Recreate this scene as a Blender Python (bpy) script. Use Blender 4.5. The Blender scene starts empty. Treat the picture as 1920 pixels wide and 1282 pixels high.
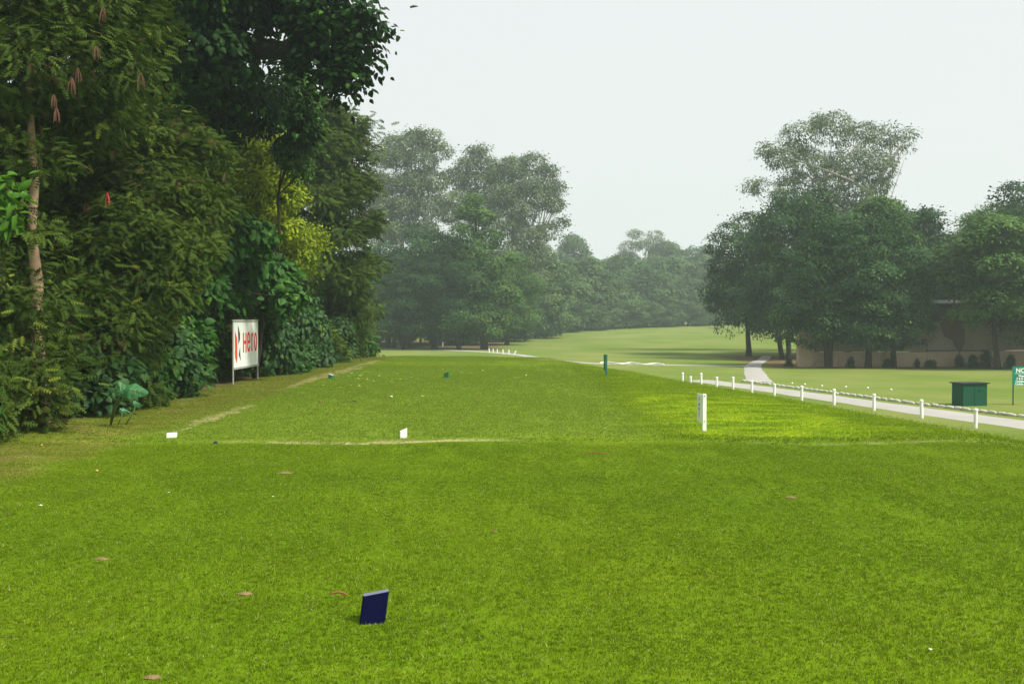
import bpy, math, random
import numpy as np
from mathutils import Vector, Matrix, noise as mnoise
from math import radians, sin, cos, pi

S = bpy.context.scene
C = S.collection
random.seed(7)
RNG = np.random.default_rng(11)

# ------------------------------------------------------------------ camera
CAM_H, FPX, HOR = 1.6, 1867.0, 600.0           # eye height, focal length and horizon row for a 1920 px wide frame
cam_d = bpy.data.cameras.new('camera')
cam_d.sensor_width = 36; cam_d.lens = 35.0
cam_d.clip_start = 0.05; cam_d.clip_end = 3000
cam = bpy.data.objects.new('camera', cam_d); C.objects.link(cam)
cam.location = (0, 0, CAM_H)
cam.rotation_euler = (radians(90) - math.atan((641 - HOR) / FPX), 0, 0)
S.camera = cam

# ------------------------------------------------------------------ sky, sun, exposure
SUN_EL, SUN_AZ = radians(50), radians(122)       # azimuth measured from +Y towards +X
W = bpy.data.worlds.new('World'); S.world = W; W.use_nodes = True
nt = W.node_tree; nt.nodes.clear()
sky = nt.nodes.new('ShaderNodeTexSky'); sky.sky_type = 'NISHITA'; sky.sun_disc = False
sky.sun_elevation = SUN_EL; sky.sun_rotation = SUN_AZ
sky.air_density = 1.0; sky.dust_density = 6.0; sky.ozone_density = 1.0
over = nt.nodes.new('ShaderNodeMix'); over.data_type = 'RGBA'   # high overcast veil over the clear sky
over.inputs[0].default_value = 0.84
over.inputs[7].default_value = (8.7, 9.0, 8.8, 1)
bg = nt.nodes.new('ShaderNodeBackground'); bg.inputs[1].default_value = 0.075
wo = nt.nodes.new('ShaderNodeOutputWorld')
nt.links.new(sky.outputs[0], over.inputs[6]); nt.links.new(over.outputs[2], bg.inputs[0]); nt.links.new(bg.outputs[0], wo.inputs[0])

sun_d = bpy.data.lights.new('sun', 'SUN'); sun_d.energy = 4.2; sun_d.angle = radians(14); sun_d.color = (1, 0.95, 0.84)
sun = bpy.data.objects.new('sun', sun_d); C.objects.link(sun)
sdir = Vector((cos(SUN_EL) * sin(SUN_AZ), cos(SUN_EL) * cos(SUN_AZ), sin(SUN_EL)))
sun.rotation_euler = sdir.to_track_quat('Z', 'Y').to_euler()
S.view_settings.view_transform = 'Standard'; S.view_settings.look = 'None'
S.view_settings.exposure = 0.57; S.view_settings.gamma = 1.0; S.view_settings.use_curve_mapping = False
S.cycles.max_bounces = 6; S.cycles.diffuse_bounces = 3; S.cycles.glossy_bounces = 2
S.cycles.transmission_bounces = 4; S.cycles.volume_bounces = 1; S.cycles.transparent_max_bounces = 6

# ------------------------------------------------------------------ terrain
def sst(x, a, b):
    t = np.clip((x - a) / (b - a), 0, 1); return t * t * (3 - 2 * t)
def terrain(X, Y):
    X = np.asarray(X, float); Y = np.asarray(Y, float)
    cx = 7.3 - (Y - 13.8) * 0.185
    side = sst(X, cx - 1.5, cx + 4.6)
    back = sst(Y, 42.5, 50)
    drop = 1 - (1 - side) * (1 - back)
    z = -1.5 * drop
    z = z + 2.1 * sst(Y, 112, 215) * (0.55 + 0.45 * sst(X, -10, 45))
    z = z + 0.035 * sst(Y, 13.0, 13.25) * (1 - drop) * (1 - back)       # lip between the two tee levels
    und = 0.02 * np.sin(X * 0.9 + 1.3) * np.sin(Y * 0.55) + 0.015 * np.sin(X * 2.1 + Y * 0.7)
    z = z + und * (1 - drop) * sst(Y, 2, 6)
    z = z + 0.10 * np.sin(X * 0.11) * np.sin(Y * 0.07 + 1) * sst(Y, 75, 110)
    return z
def tz(x, y): return float(terrain(x, y))
def gx(px, Y): return (px - 960) / FPX * Y
def gz(py, Y): return CAM_H - (py - HOR) / FPX * Y

# ------------------------------------------------------------------ helpers
def mesh_np(name, V, F, mat, attrs=None, smooth=False):
    """V (n,3), F (m,k) of equal-sided faces, or a list of such arrays"""
    if not isinstance(F, (list, tuple)): F = [F]
    F = [np.asarray(f, np.int32) for f in F if len(f)]
    me = bpy.data.meshes.new(name)
    V = np.asarray(V, np.float32)
    me.vertices.add(len(V)); me.vertices.foreach_set('co', V.ravel())
    tot = np.concatenate([np.full(len(f), f.shape[1], np.int32) for f in F])
    idx = np.concatenate([f.ravel() for f in F])
    me.loops.add(len(idx)); me.loops.foreach_set('vertex_index', idx)
    me.polygons.add(len(tot))
    st = np.concatenate([[0], np.cumsum(tot)[:-1]]).astype(np.int32)
    me.polygons.foreach_set('loop_start', st); me.polygons.foreach_set('loop_total', tot)
    if smooth: me.polygons.foreach_set('use_smooth', np.ones(len(tot), bool))
    for k, (dom, arr) in (attrs or {}).items():
        a = me.attributes.new(k, 'FLOAT', dom); a.data.foreach_set('value', np.asarray(arr, np.float32))
    me.update(calc_edges=True)
    if mat: me.materials.append(mat)
    return me
def link(name, me, parent=None, loc=None, rot=None, scl=None):
    o = bpy.data.objects.new(name, me); C.objects.link(o)
    if parent: o.parent = parent
    if loc is not None: o.location = loc
    if rot is not None: o.rotation_euler = rot
    if scl is not None: o.scale = scl
    return o
def tag(o, label=None, cat=None, group=None, kind=None):
    if label: o['label'] = label
    if cat: o['category'] = cat
    if group: o['group'] = group
    if kind: o['kind'] = kind
    return o
def thing(name, label, cat, loc=(0, 0, 0), rz=0, group=None, scl=None):
    o = link(name, None, None, loc, (0, 0, rz), scl)
    o.empty_display_size = 0.1
    return tag(o, label, cat, group)

class MB:
    def __init__(s): s.v = []; s.f = []
    def add(s, v, f):
        n = len(s.v); s.v += [tuple(p) for p in v]; s.f += [tuple(i + n for i in q) for q in f]; return s
    def box(s, c, d, rz=0, bev=0.0, taper=1.0):
        x, y, z = d[0] / 2, d[1] / 2, d[2] / 2
        b = min(bev, x * .9, y * .9)
        def ring(zz, k, ins):
            X, Y = x * k - ins, y * k - ins
            if b <= 0: return [(-X, -Y, zz), (X, -Y, zz), (X, Y, zz), (-X, Y, zz)]
            B = b
            return [(-X + B, -Y, zz), (X - B, -Y, zz), (X, -Y + B, zz), (X, Y - B, zz), (X - B, Y, zz), (-X + B, Y, zz), (-X, Y - B, zz), (-X, -Y + B, zz)]
        rings = [ring(-z, 1, 0), ring(z - (b if b else 0), taper, 0)]
        if b: rings.append(ring(z, taper, b * .6))
        n = len(rings[0]); v = []; f = []
        for r in rings: v += r
        for k in range(len(rings) - 1):
            for i in range(n):
                j = (i + 1) % n
                f.append((k * n + i, k * n + j, (k + 1) * n + j, (k + 1) * n + i))
        f.append(tuple(range(n))[::-1]); f.append(tuple((len(rings) - 1) * n + i for i in range(n)))
        ca, sa = cos(rz), sin(rz)
        v = [(c[0] + p[0] * ca - p[1] * sa, c[1] + p[0] * sa + p[1] * ca, c[2] + p[2]) for p in v]
        return s.add(v, f)
    def tube(s, pts, rad, n=8, cap=True):
        pts = [Vector(p) for p in pts]
        if not hasattr(rad, '__len__'): rad = [rad] * len(pts)
        v = []; f = []
        up = Vector((0.13, 0.31, 0.94)).normalized()
        for i, p in enumerate(pts):
            t = (pts[min(i + 1, len(pts) - 1)] - pts[max(i - 1, 0)]).normalized()
            a = t.cross(up)
            if a.length < .05: a = t.cross(Vector((1, 0, 0)))
            a.normalize(); b = t.cross(a)
            for k in range(n):
                th = 2 * pi * k / n
                v.append(p + (a * cos(th) + b * sin(th)) * rad[i])
        for i in range(len(pts) - 1):
            for k in range(n):
                j = (k + 1) % n
                f.append((i * n + k, (i + 1) * n + k, (i + 1) * n + j, i * n + j))
        if cap: f.append(tuple(range(n))); f.append(tuple((len(pts) - 1) * n + k for k in range(n))[::-1])
        return s.add(v, f)
    def prism(s, outline, t):          # outline in XZ, thickness along Y
        n = len(outline)
        v = [(x, 0, z) for x, z in outline] + [(x, t, z) for x, z in outline]
        f = [tuple(range(n)), tuple(range(n, 2 * n))[::-1]] + [(i, i + n, (i + 1) % n + n, (i + 1) % n) for i in range(n)]
        return s.add(v, f)
    def mesh(s, name, mat, smooth=False):
        me = bpy.data.meshes.new(name); me.from_pydata(s.v, [], s.f); me.update()
        if smooth: me.polygons.foreach_set('use_smooth', [True] * len(me.polygons))
        if mat: me.materials.append(mat)
        return me
    def build(s, name, mat, parent=None, smooth=False, loc=None, rot=None):
        return link(name, s.mesh(name, mat, smooth), parent, loc, rot)

# ------------------------------------------------------------------ node helpers
class NG:
    def __init__(s, nt): s.nt = nt; s.n = nt.nodes; s.l = nt.links
    def put(s, i, v):
        if hasattr(v, 'is_output') or isinstance(v, bpy.types.NodeSocket): s.l.new(v, i)
        elif isinstance(v, (tuple, list)):
            v = tuple(v)
            if len(v) == 3 and i.type == 'RGBA': v = v + (1,)
            i.default_value = v
        else: i.default_value = v
    def m(s, op, a, b=None, c=None, clamp=False):
        n = s.n.new('ShaderNodeMath'); n.operation = op; n.use_clamp = clamp
        s.put(n.inputs[0], a)
        if b is not None: s.put(n.inputs[1], b)
        if c is not None: s.put(n.inputs[2], c)
        return n.outputs[0]
    def ss(s, v, a, b):                # smoothstep a..b (b may be smaller than a)
        n = s.n.new('ShaderNodeMapRange'); n.interpolation_type = 'SMOOTHSTEP'
        s.put(n.inputs[0], v)
        if a < b: s.put(n.inputs[1], a); s.put(n.inputs[2], b)
        else: s.put(n.inputs[1], b); s.put(n.inputs[2], a); n.inputs[3].default_value = 1; n.inputs[4].default_value = 0
        return n.outputs[0]
    def noise(s, vec, scale, detail=3, rough=.55, col=False):
        n = s.n.new('ShaderNodeTexNoise'); n.inputs['Scale'].default_value = scale
        n.inputs['Detail'].default_value = detail; n.inputs['Roughness'].default_value = rough
        if vec is not None: s.l.new(vec, n.inputs['Vector'])
        return n.outputs['Color' if col else 'Fac']
    def mix(s, f, a, b, mode='MIX'):
        n = s.n.new('ShaderNodeMix'); n.data_type = 'RGBA'; n.blend_type = mode
        s.put(n.inputs[0], f); s.put(n.inputs[6], a); s.put(n.inputs[7], b)
        return n.outputs[2]
    def xyz(s, vec):
        n = s.n.new('ShaderNodeSeparateXYZ'); s.l.new(vec, n.inputs[0]); return n.outputs
    def scalev(s, vec, v):
        n = s.n.new('ShaderNodeVectorMath'); n.operation = 'MULTIPLY'; s.l.new(vec, n.inputs[0]); n.inputs[1].default_value = v
        return n.outputs[0]
    def bump(s, h, strength, dist=.01):
        n = s.n.new('ShaderNodeBump'); n.inputs['Strength'].default_value = strength; n.inputs['Distance'].default_value = dist
        s.l.new(h, n.inputs['Height']); return n.outputs[0]
def newmat(name):
    m = bpy.data.materials.new(name); m.use_nodes = True
    g = NG(m.node_tree); g.n.clear()
    out = g.n.new('ShaderNodeOutputMaterial'); b = g.n.new('ShaderNodeBsdfPrincipled')
    g.l.new(b.outputs[0], out.inputs[0])
    return m, g, b, out
def simple(name, col, rough=.6, var=.12, scale=6, spec=.4, bump=0.0, bscale=40, dirt=None, dirt_amt=.4):
    m, g, b, out = newmat(name)
    tc = g.n.new('ShaderNodeTexCoord').outputs['Object']
    n = g.noise(tc, scale, 4)
    c1 = tuple(max(0, x * (1 - var)) for x in col); c2 = tuple(min(1, x * (1 + var)) for x in col)
    c = g.mix(n, c1, c2)
    if dirt: c = g.mix(g.m('MULTIPLY', g.ss(g.noise(tc, scale * .6 + 1, 5, .7), .5, .75), dirt_amt), c, dirt)
    g.put(b.inputs['Base Color'], c); b.inputs['Roughness'].default_value = rough
    b.inputs['Specular IOR Level'].default_value = spec
    if bump: g.l.new(g.bump(g.noise(tc, bscale, 5), bump), b.inputs['Normal'])
    return m

# ------------------------------------------------------------------ turf colour, shared by the ground and the blades
def turf_group():
    gt = bpy.data.node_groups.new('turf_colour', 'ShaderNodeTree')
    gt.interface.new_socket('Color', in_out='OUTPUT', socket_type='NodeSocketColor')
    gt.interface.new_socket('Dry', in_out='OUTPUT', socket_type='NodeSocketFloat')
    g = NG(gt); go = gt.nodes.new('NodeGroupOutput')
    P = gt.nodes.new('ShaderNodeNewGeometry').outputs['Position']
    x, y, z = g.xyz(P)
    n_big = g.noise(P, .22, 3); n_mid = g.noise(P, 1.3, 4, .6); n_fine = g.noise(P, 9, 4, .65)
    n_str = g.noise(g.scalev(P, (.5, 3.2, 1)), 1.1, 4, .6)
    wob = g.m('MULTIPLY', g.m('SUBTRACT', n_mid, .5), 1.1)
    xw = g.m('ADD', x, wob); yw = g.m('ADD', y, g.m('MULTIPLY', wob, .35))
    green = g.mix(g.ss(n_big, .3, .7), (.102, .186, .005), (.124, .203, .005))
    green = g.mix(g.m('MULTIPLY', g.ss(n_mid, .45, .75), .4), green, (.100, .182, .005))
    green = g.mix(g.m('MULTIPLY', g.ss(n_str, .55, .8), .3), green, (.20, .27, .015))
    green = g.mix(g.m('MULTIPLY', g.ss(n_fine, .62, .85), .2), green, (.22, .28, .03))
    # mown box beyond the lip is a touch paler
    box = g.m('MULTIPLY', g.ss(yw, 13.0, 13.5), g.ss(xw, 2.6, 1.6))
    green = g.mix(g.m('MULTIPLY', box, .6), green, (.185, .275, .032))
    # longer yellow-green grass right of the mown box
    rough = g.m('MULTIPLY', g.ss(yw, 13.1, 13.7), g.ss(xw, 1.5, 2.9))
    rough = g.m('MULTIPLY', rough, g.m('ADD', .45, g.m('MULTIPLY', .55, g.m('MULTIPLY', g.ss(xw, 6.2, 4.2), g.ss(yw, 24, 17)))))
    rcol = g.mix(g.ss(g.noise(g.scalev(P, (.6, 1.4, 1)), 1.6, 4), .35, .65), (.17, .31, .005), (.43, .56, .02))
    green = g.mix(g.m('MULTIPLY', rough, .8), green, rcol)
    back = g.m('MULTIPLY', g.m('MULTIPLY', g.ss(yw, 33.5, 35), g.ss(yw, 38.5, 37)), g.m('MULTIPLY', g.ss(n_str, .4, .55), g.ss(xw, -6, -4.8)))  # sunlit strip across the far tee, painted as yellow grass
    green = g.mix(g.m('MULTIPLY', back, .6), green, (.30, .38, .02))
    # olive, worn margin along the trees
    mar = g.ss(xw, -4.75, -5.35)
    mcol = g.mix(g.ss(n_str, .35, .7), (.13, .17, .014), (.22, .21, .05))
    green = g.mix(g.m('MULTIPLY', mar, .85), green, mcol)
    green = g.mix(g.m('MULTIPLY', g.m('MULTIPLY', mar, g.ss(g.noise(P, .9, 5, .7), .56, .68)), .75), green, (.25, .185, .08))
    # straw: strip at the lip, worn diagonal strip, back right corner
    def ell(cx, cy, rx, ry, rot=0):
        dx = g.m('SUBTRACT', xw, cx); dy = g.m('SUBTRACT', y, cy)
        if rot:
            a = g.m('ADD', g.m('MULTIPLY', dx, cos(rot)), g.m('MULTIPLY', dy, sin(rot)))
            dy = g.m('SUBTRACT', g.m('MULTIPLY', dy, cos(rot)), g.m('MULTIPLY', dx, sin(rot))); dx = a
        d = g.m('ADD', g.m('POWER', g.m('ABSOLUTE', g.m('DIVIDE', dx, rx)), 2), g.m('POWER', g.m('ABSOLUTE', g.m('DIVIDE', dy, ry)), 2))
        return g.ss(d, 1.25, .5)
    patch = g.ss(g.noise(g.scalev(P, (1, 2.5, 1)), 2.6, 5, .7), .36, .6)
    ybl = g.m('ADD', y, g.m('MULTIPLY', g.m('SUBTRACT', g.noise(P, 1.1, 3), .5), .35))
    band = g.m('MULTIPLY', g.ss(ybl, 12.86, 12.96), g.ss(ybl, 13.13, 13.03))
    fade = g.m('ADD', g.m('MULTIPLY', g.m('MULTIPLY', g.ss(x, -4.5, -2.6), g.ss(x, .6, -1.2)), .7), .05)
    fade = g.m('ADD', fade, g.m('MULTIPLY', g.ss(x, 2.5, 5), .22))
    dry = g.m('MULTIPLY', g.m('MULTIPLY', band, fade), g.m('ADD', g.m('MULTIPLY', patch, .95), .08))
    for e in ((-4.75, 16.2, .16, 2.3, 0), (1.7, 39.8, 1.1, 1.0, 0), (-5.2, 31, .22, 9, 0)):
        dry = g.m('MAXIMUM', dry, g.m('MULTIPLY', ell(*e), g.m('MULTIPLY', patch, .85)))
    straw = g.mix(n_fine, (.36, .30, .13), (.62, .54, .32))
    # lower fairway: duller, sandier, with broad mown bands
    low = g.ss(z, -.75, -1.35); low = g.m('MAXIMUM', low, g.ss(y, 50, 56))
    ln = g.noise(g.scalev(P, (.9, .8, 1)), .16, 5, .6)
    lcol = g.mix(g.ss(ln, .35, .68), (.115, .172, .028), (.175, .205, .055))
    lcol = g.mix(g.m('MULTIPLY', g.ss(g.noise(g.scalev(P, (.6, 1.1, 1)), .35, 4), .6, .78), .35), lcol, (.25, .24, .10))
    green = g.mix(low, green, lcol)
    green = g.mix(g.m('MINIMUM', dry, 1.0), green, straw)
    # bare soil under the trees; its tone also paints shade at wall and copse
    soil_shade = g.ss(xw, -6.5, -7.1)
    soil_shade = g.m('MULTIPLY', soil_shade, g.ss(y, 48, 45))
    y2 = g.m('ADD', y, g.m('MULTIPLY', wob, 1.2))
    soil_shade = g.m('MAXIMUM', soil_shade, g.m('MULTIPLY', g.ss(y2, 62.6, 63.6), g.m('MULTIPLY', g.ss(xw, 16.5, 18), g.ss(y, 88, 82))))
    soil_shade = g.m('MAXIMUM', soil_shade, g.m('MULTIPLY', g.ss(g.m('ADD', y2, g.m('MULTIPLY', x, 1.6)), 97, 101), g.m('MULTIPLY', g.ss(xw, 0, -3), g.ss(y, 150, 130))))
    soil = g.mix(g.noise(P, 1.2, 5, .7), (.07, .05, .03), (.19, .12, .07))
    green = g.mix(g.m('MULTIPLY', soil_shade, .9), green, soil)
    g.l.new(green, go.inputs[0]); g.l.new(g.m('MAXIMUM', dry, soil_shade), go.inputs[1])
    return gt
TURF = turf_group()

def ground_mat():
    m, g, b, out = newmat('turf')
    t = g.n.new('ShaderNodeGroup'); t.node_tree = TURF
    P = g.n.new('ShaderNodeNewGeometry').outputs['Position']
    f1 = g.noise(P, 26, 3, .7); f2 = g.noise(P, 5, 3, .6)
    c = g.mix(g.ss(f1, .35, .65), g.mix(.25, t.outputs[0], (.05, .04, .01), 'MIX'), t.outputs[0])
    # thatch between the blades close by, plain turf farther off
    y = g.xyz(P)[1]
    c = g.mix(g.ss(y, 22, 34), c, t.outputs[0])
    g.put(b.inputs['Base Color'], c)
    b.inputs['Roughness'].default_value = .95; b.inputs['Specular IOR Level'].default_value = .02
    h = g.m('ADD', f1, f2)
    g.l.new(g.bump(h, .5, .03), b.inputs['Normal'])
    return m
GROUND = ground_mat()

def axis(segs):
    a = []
    for s, e, st in segs: a += list(np.arange(s, e, st))
    return np.array(a + [segs[-1][1]])
xs = axis([(-460, -60, 25), (-60, -12, 4), (-12, 26, .45), (26, 60, 2), (60, 160, 10), (160, 460, 30)])
ys = axis([(-60, 0, 8), (0, 12.6, .45), (12.6, 13.6, .1), (13.6, 60, .5), (60, 100, 1.5), (100, 240, 5), (240, 560, 20)])
GX, GY = np.meshgrid(xs, ys)
V = np.stack([GX.ravel(), GY.ravel(), terrain(GX, GY).ravel()], 1)
nx, ny = len(xs), len(ys)
i = np.arange(nx * ny).reshape(ny, nx)
F = np.stack([i[:-1, :-1].ravel(), i[:-1, 1:].ravel(), i[1:, 1:].ravel(), i[1:, :-1].ravel()], 1)
gr = link('ground', mesh_np('ground', V, F, GROUND, smooth=True)); tag(gr, kind='structure')

# ------------------------------------------------------------------ cart path, lies a little proud of the turf
def path_mat():
    m, g, b, out = newmat('pale_concrete')
    P = g.n.new('ShaderNodeNewGeometry').outputs['Position']
    c = g.mix(g.noise(P, .6, 5, .6), (.27, .26, .24), (.37, .36, .34))
    c = g.mix(g.m('MULTIPLY', g.ss(g.noise(P, 2.5, 5, .75), .55, .72), .5), c, (.36, .27, .19))
    c = g.mix(g.m('MULTIPLY', g.ss(g.noise(P, 40, 2), .6, .7), .2), c, (.2, .19, .17))
    g.put(b.inputs['Base Color'], c); b.inputs['Roughness'].default_value = .85
    g.l.new(g.bump(g.noise(P, 60, 4), .3), b.inputs['Normal'])
    return m
PATH = path_mat()
def smooth_line(pts, n=8):
    P = [Vector(p) for p in pts]; out = []
    for k in range(len(P) - 1):
        a = P[max(k - 1, 0)]; b = P[k]; c = P[k + 1]; d = P[min(k + 2, len(P) - 1)]
        for j in range(n):
            t = j / n
            out.append(0.5 * ((2 * b) + (c - a) * t + (2 * a - 5 * b + 4 * c - d) * t * t + (3 * b - a - 3 * c + d) * t ** 3))
    out.append(P[-1]); return out
def ribbon(name, pts, w, lift, mat, label=None):
    L = smooth_line([(p[0], p[1], 0) for p in pts]); v = []; f = []
    for k, p in enumerate(L):
        t = (L[min(k + 1, len(L) - 1)] - L[max(k - 1, 0)]).normalized(); nrm = Vector((t.y, -t.x, 0))
        ww = (w[0] + (w[1] - w[0]) * k / (len(L) - 1)) * (1 + .05 * sin(k * 1.7) + .04 * sin(k * .61))
        for sgn in (-1, -.33, .33, 1):
            q = p + nrm * ww / 2 * sgn
            v.append((q.x, q.y, tz(q.x, q.y) + lift - (0.05 if abs(sgn) == 1 else 0)))
    for k in range(len(L) - 1):
        for j in range(3): f.append((k * 4 + j, k * 4 + j + 1, k * 4 + 5 + j, k * 4 + 4 + j))
    o = link(name, MBmesh(name, v, f, mat)); tag(o, label, kind='structure'); return o
def MBmesh(name, v, f, mat):
    me = bpy.data.meshes.new(name); me.from_pydata(v, [], f); me.update(); me.materials.append(mat)
    me.polygons.foreach_set('use_smooth', [True] * len(me.polygons)); return me
MAINP = [(18.9, 18), (17.3, 23), (15.5, 28.5), (14.0, 34), (12.7, 39.5), (11.4, 45), (10.3, 49), (9.7, 51)]
ribbon('cart_path', MAINP, (2.6, 1.9), .035, PATH)
ribbon('path', [(12.3, 49.4), (13.3, 54), (14.6, 60), (16.1, 66.5), (18.0, 73), (20.0, 79), (22, 86)], (1.8, 1.1), .03, PATH)
ribbon('path', [(16.2, 66.5), (12.5, 68), (9, 69.4), (5.7, 71.5), (2.6, 79), (.8, 88), (-2.3, 97), (-6.5, 104), (-11, 108), (-16.5, 112), (-24, 118)], (1.0, 2.2), .03, PATH)

# ------------------------------------------------------------------ grass blades
def blade_mat():
    m, g, b, out = newmat('grass_blades')
    t = g.n.new('ShaderNodeGroup'); t.node_tree = TURF
    gi = g.n.new('ShaderNodeNewGeometry')
    at = g.n.new('ShaderNodeAttribute'); at.attribute_name = 'tone'
    c = g.mix(at.outputs['Fac'], g.mix(.12, t.outputs[0], (.04, .10, .001)), g.mix(.30, t.outputs[0], (.23, .32, .016)))
    c = g.mix(g.m('MULTIPLY', g.ss(at.outputs['Fac'], .93, .96), .6), c, (.55, .5, .25))
    g.put(b.inputs['Base Color'], c); b.inputs['Roughness'].default_value = .7; b.inputs['Specular IOR Level'].default_value = .02
    tr = g.n.new('ShaderNodeBsdfTranslucent'); g.put(tr.inputs[0], c)
    mx = g.n.new('ShaderNodeMixShader'); mx.inputs[0].default_value = .42
    g.l.new(b.outputs[0], mx.inputs[1]); g.l.new(tr.outputs[0], mx.inputs[2]); g.l.new(mx.outputs[0], out.inputs[0])
    return m
BLADE = blade_mat()
def grass_object(name, label, centres, tile, dens, hgt, wid, variants=3, seed=1):
    """blades of a few tiles plus one loose point per tile; the node tree lays the tiles on the points"""
    r = np.random.default_rng(seed); VV = []; FF = []; tone = []; var = []; n0 = 0
    N = int(dens * tile * tile)
    for k in range(variants):
        p = np.clip(r.normal(0, tile * .5, (N, 2)), -tile * 1.6, tile * 1.6)
        # clumps: pull towards a few centres so the turf has tufts and thin spots
        cc = p[r.integers(0, N, max(4, int(N / 26)))]; j = r.integers(0, len(cc), N)
        pull = (r.random(N) < .35)[:, None]
        p = np.where(pull, cc[j] + r.normal(0, .011 * tile / .4, (N, 2)), p)
        th = r.random(N) * 2 * pi; h = hgt * (.6 + .5 * r.random(N) ** 1.5); w = wid * (.7 + .6 * r.random(N))
        lean = r.normal(0, .55, (N, 2)) + (r.normal(0, .28, (len(cc), 2)))[j]
        d = np.stack([np.cos(th), np.sin(th)], 1)
        a = np.c_[p - d * w[:, None] / 2, np.zeros(N) - .003]; b = np.c_[p + d * w[:, None] / 2, np.zeros(N) - .003]
        mp = p + lean * h[:, None] * .35; mid = h * .55
        c = np.c_[mp + d * w[:, None] * .4, mid]; e = np.c_[mp - d * w[:, None] * .4, mid]
        tip = np.c_[p + lean * h[:, None] * 1.05, h * (1 - .25 * np.minimum(1, np.hypot(*lean.T)))]
        v = np.stack([a, b, c, e, tip], 1).reshape(-1, 3); VV.append(v)
        base = (np.arange(N) * 5)[:, None] + n0
        FF.append((base + np.array([[0, 1, 2, 3]]), base + np.array([[3, 2, 4]])))
        t = r.random(N); tone.append(np.repeat(t, 5)); var.append(np.full(N * 5, k)); n0 += N * 5
    pts = np.array(centres); npnt = len(pts)
    V = np.vstack(VV + [pts]); tone = np.concatenate(tone + [np.zeros(npnt)])
    var = np.concatenate(var + [10 + r.integers(0, variants, npnt)])
    me = mesh_np(name, V, [np.vstack([f[0] for f in FF]), np.vstack([f[1] for f in FF])], BLADE, {'tone': ('POINT', tone), 'var': ('POINT', var)})
    o = link(name, me); tag(o, label, 'grass', kind='stuff')
    gt = bpy.data.node_groups.new(name, 'GeometryNodeTree')
    gt.interface.new_socket('Geometry', in_out='INPUT', socket_type='NodeSocketGeometry')
    gt.interface.new_socket('Geometry', in_out='OUTPUT', socket_type='NodeSocketGeometry')
    n = gt.nodes; l = gt.links
    gi = n.new('NodeGroupInput'); go = n.new('NodeGroupOutput'); join = n.new('GeometryNodeJoinGeometry')
    na = n.new('GeometryNodeInputNamedAttribute'); na.data_type = 'FLOAT'; na.inputs[0].default_value = 'var'
    def sep(val):
        c = n.new('FunctionNodeCompare'); c.data_type = 'FLOAT'; c.operation = 'EQUAL'
        l.new(na.outputs[0], c.inputs[0]); c.inputs[1].default_value = val; c.inputs['Epsilon'].default_value = .1
        s = n.new('GeometryNodeSeparateGeometry'); s.domain = 'POINT'
        l.new(gi.outputs[0], s.inputs[0]); l.new(c.outputs[0], s.inputs[1]); return s.outputs[0]
    for k in range(variants):
        mp = n.new('GeometryNodeMeshToPoints'); l.new(sep(10 + k), mp.inputs[0])
        ip = n.new('GeometryNodeInstanceOnPoints'); l.new(mp.outputs[0], ip.inputs[0]); l.new(sep(k), ip.inputs['Instance'])
        rv = n.new('FunctionNodeRandomValue'); rv.data_type = 'FLOAT'
        rv.inputs[2].default_value = 0; rv.inputs[3].default_value = 6.2832; rv.inputs['Seed'].default_value = k
        cx = n.new('ShaderNodeCombineXYZ'); l.new(rv.outputs[1], cx.inputs[2]); l.new(cx.outputs[0], ip.inputs['Rotation'])
        l.new(ip.outputs[0], join.inputs[0])
    l.new(join.outputs[0], go.inputs[0])
    mod = o.modifiers.new('tiles', 'NODES'); mod.node_group = gt
    return o
def tiles(x0, x1, y0, y1, st, test):
    out = []
    y = y0
    while y < y1:
        x = x0
        while x < x1:
            jx, jy = x + random.uniform(-.35, .35) * st, y + random.uniform(-.35, .35) * st
            if test(x, y): out.append((jx, jy, tz(jx, jy)))
            x += st
        y += st
    return out
inview = lambda x, y: abs(x) < .535 * y + .5
TL = .4
for ya_, yb_, hg_, lab_ in ((3.9, 7.2, .0145, 'short mown grass blades of the nearest lawn'), (7.2, 10.2, .0118, 'short mown grass blades of the lawn behind the navy marker'), (10.2, 12.9, .0092, 'short mown grass blades just before the straw strip')):
    grass_object('lawn_grass', lab_, tiles(-7, 12, ya_, yb_, TL*.7, lambda x, y: inview(x, y) and x > -6.75 and y < 12.8), TL, 7000, hg_, .0036, seed=int(ya_))
grass_object('lawn_grass', 'short mown grass blades on the tee beyond the straw strip', tiles(-6.7, 3, 13.2, 45, TL*.7, lambda x, y: inview(x, y) and x < 2.2), TL, 3000, .013, .0060, seed=3)
grass_object('rough_grass', 'longer yellow-green grass on the right shoulder of the tee', tiles(2.2, 11, 13.2, 44, TL*.7, lambda x, y: inview(x, y) and x < 9.5 - (y - 13.8) * .185), TL, 2400, .026, .0075, seed=4)

grass_object('stray_grass', 'stray longer blades and clippings in the foreground turf', tiles(-5, 5, 3.9, 12.6, TL, lambda x, y: inview(x, y)), TL, 160, .028, .0048, seed=9)
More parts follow.
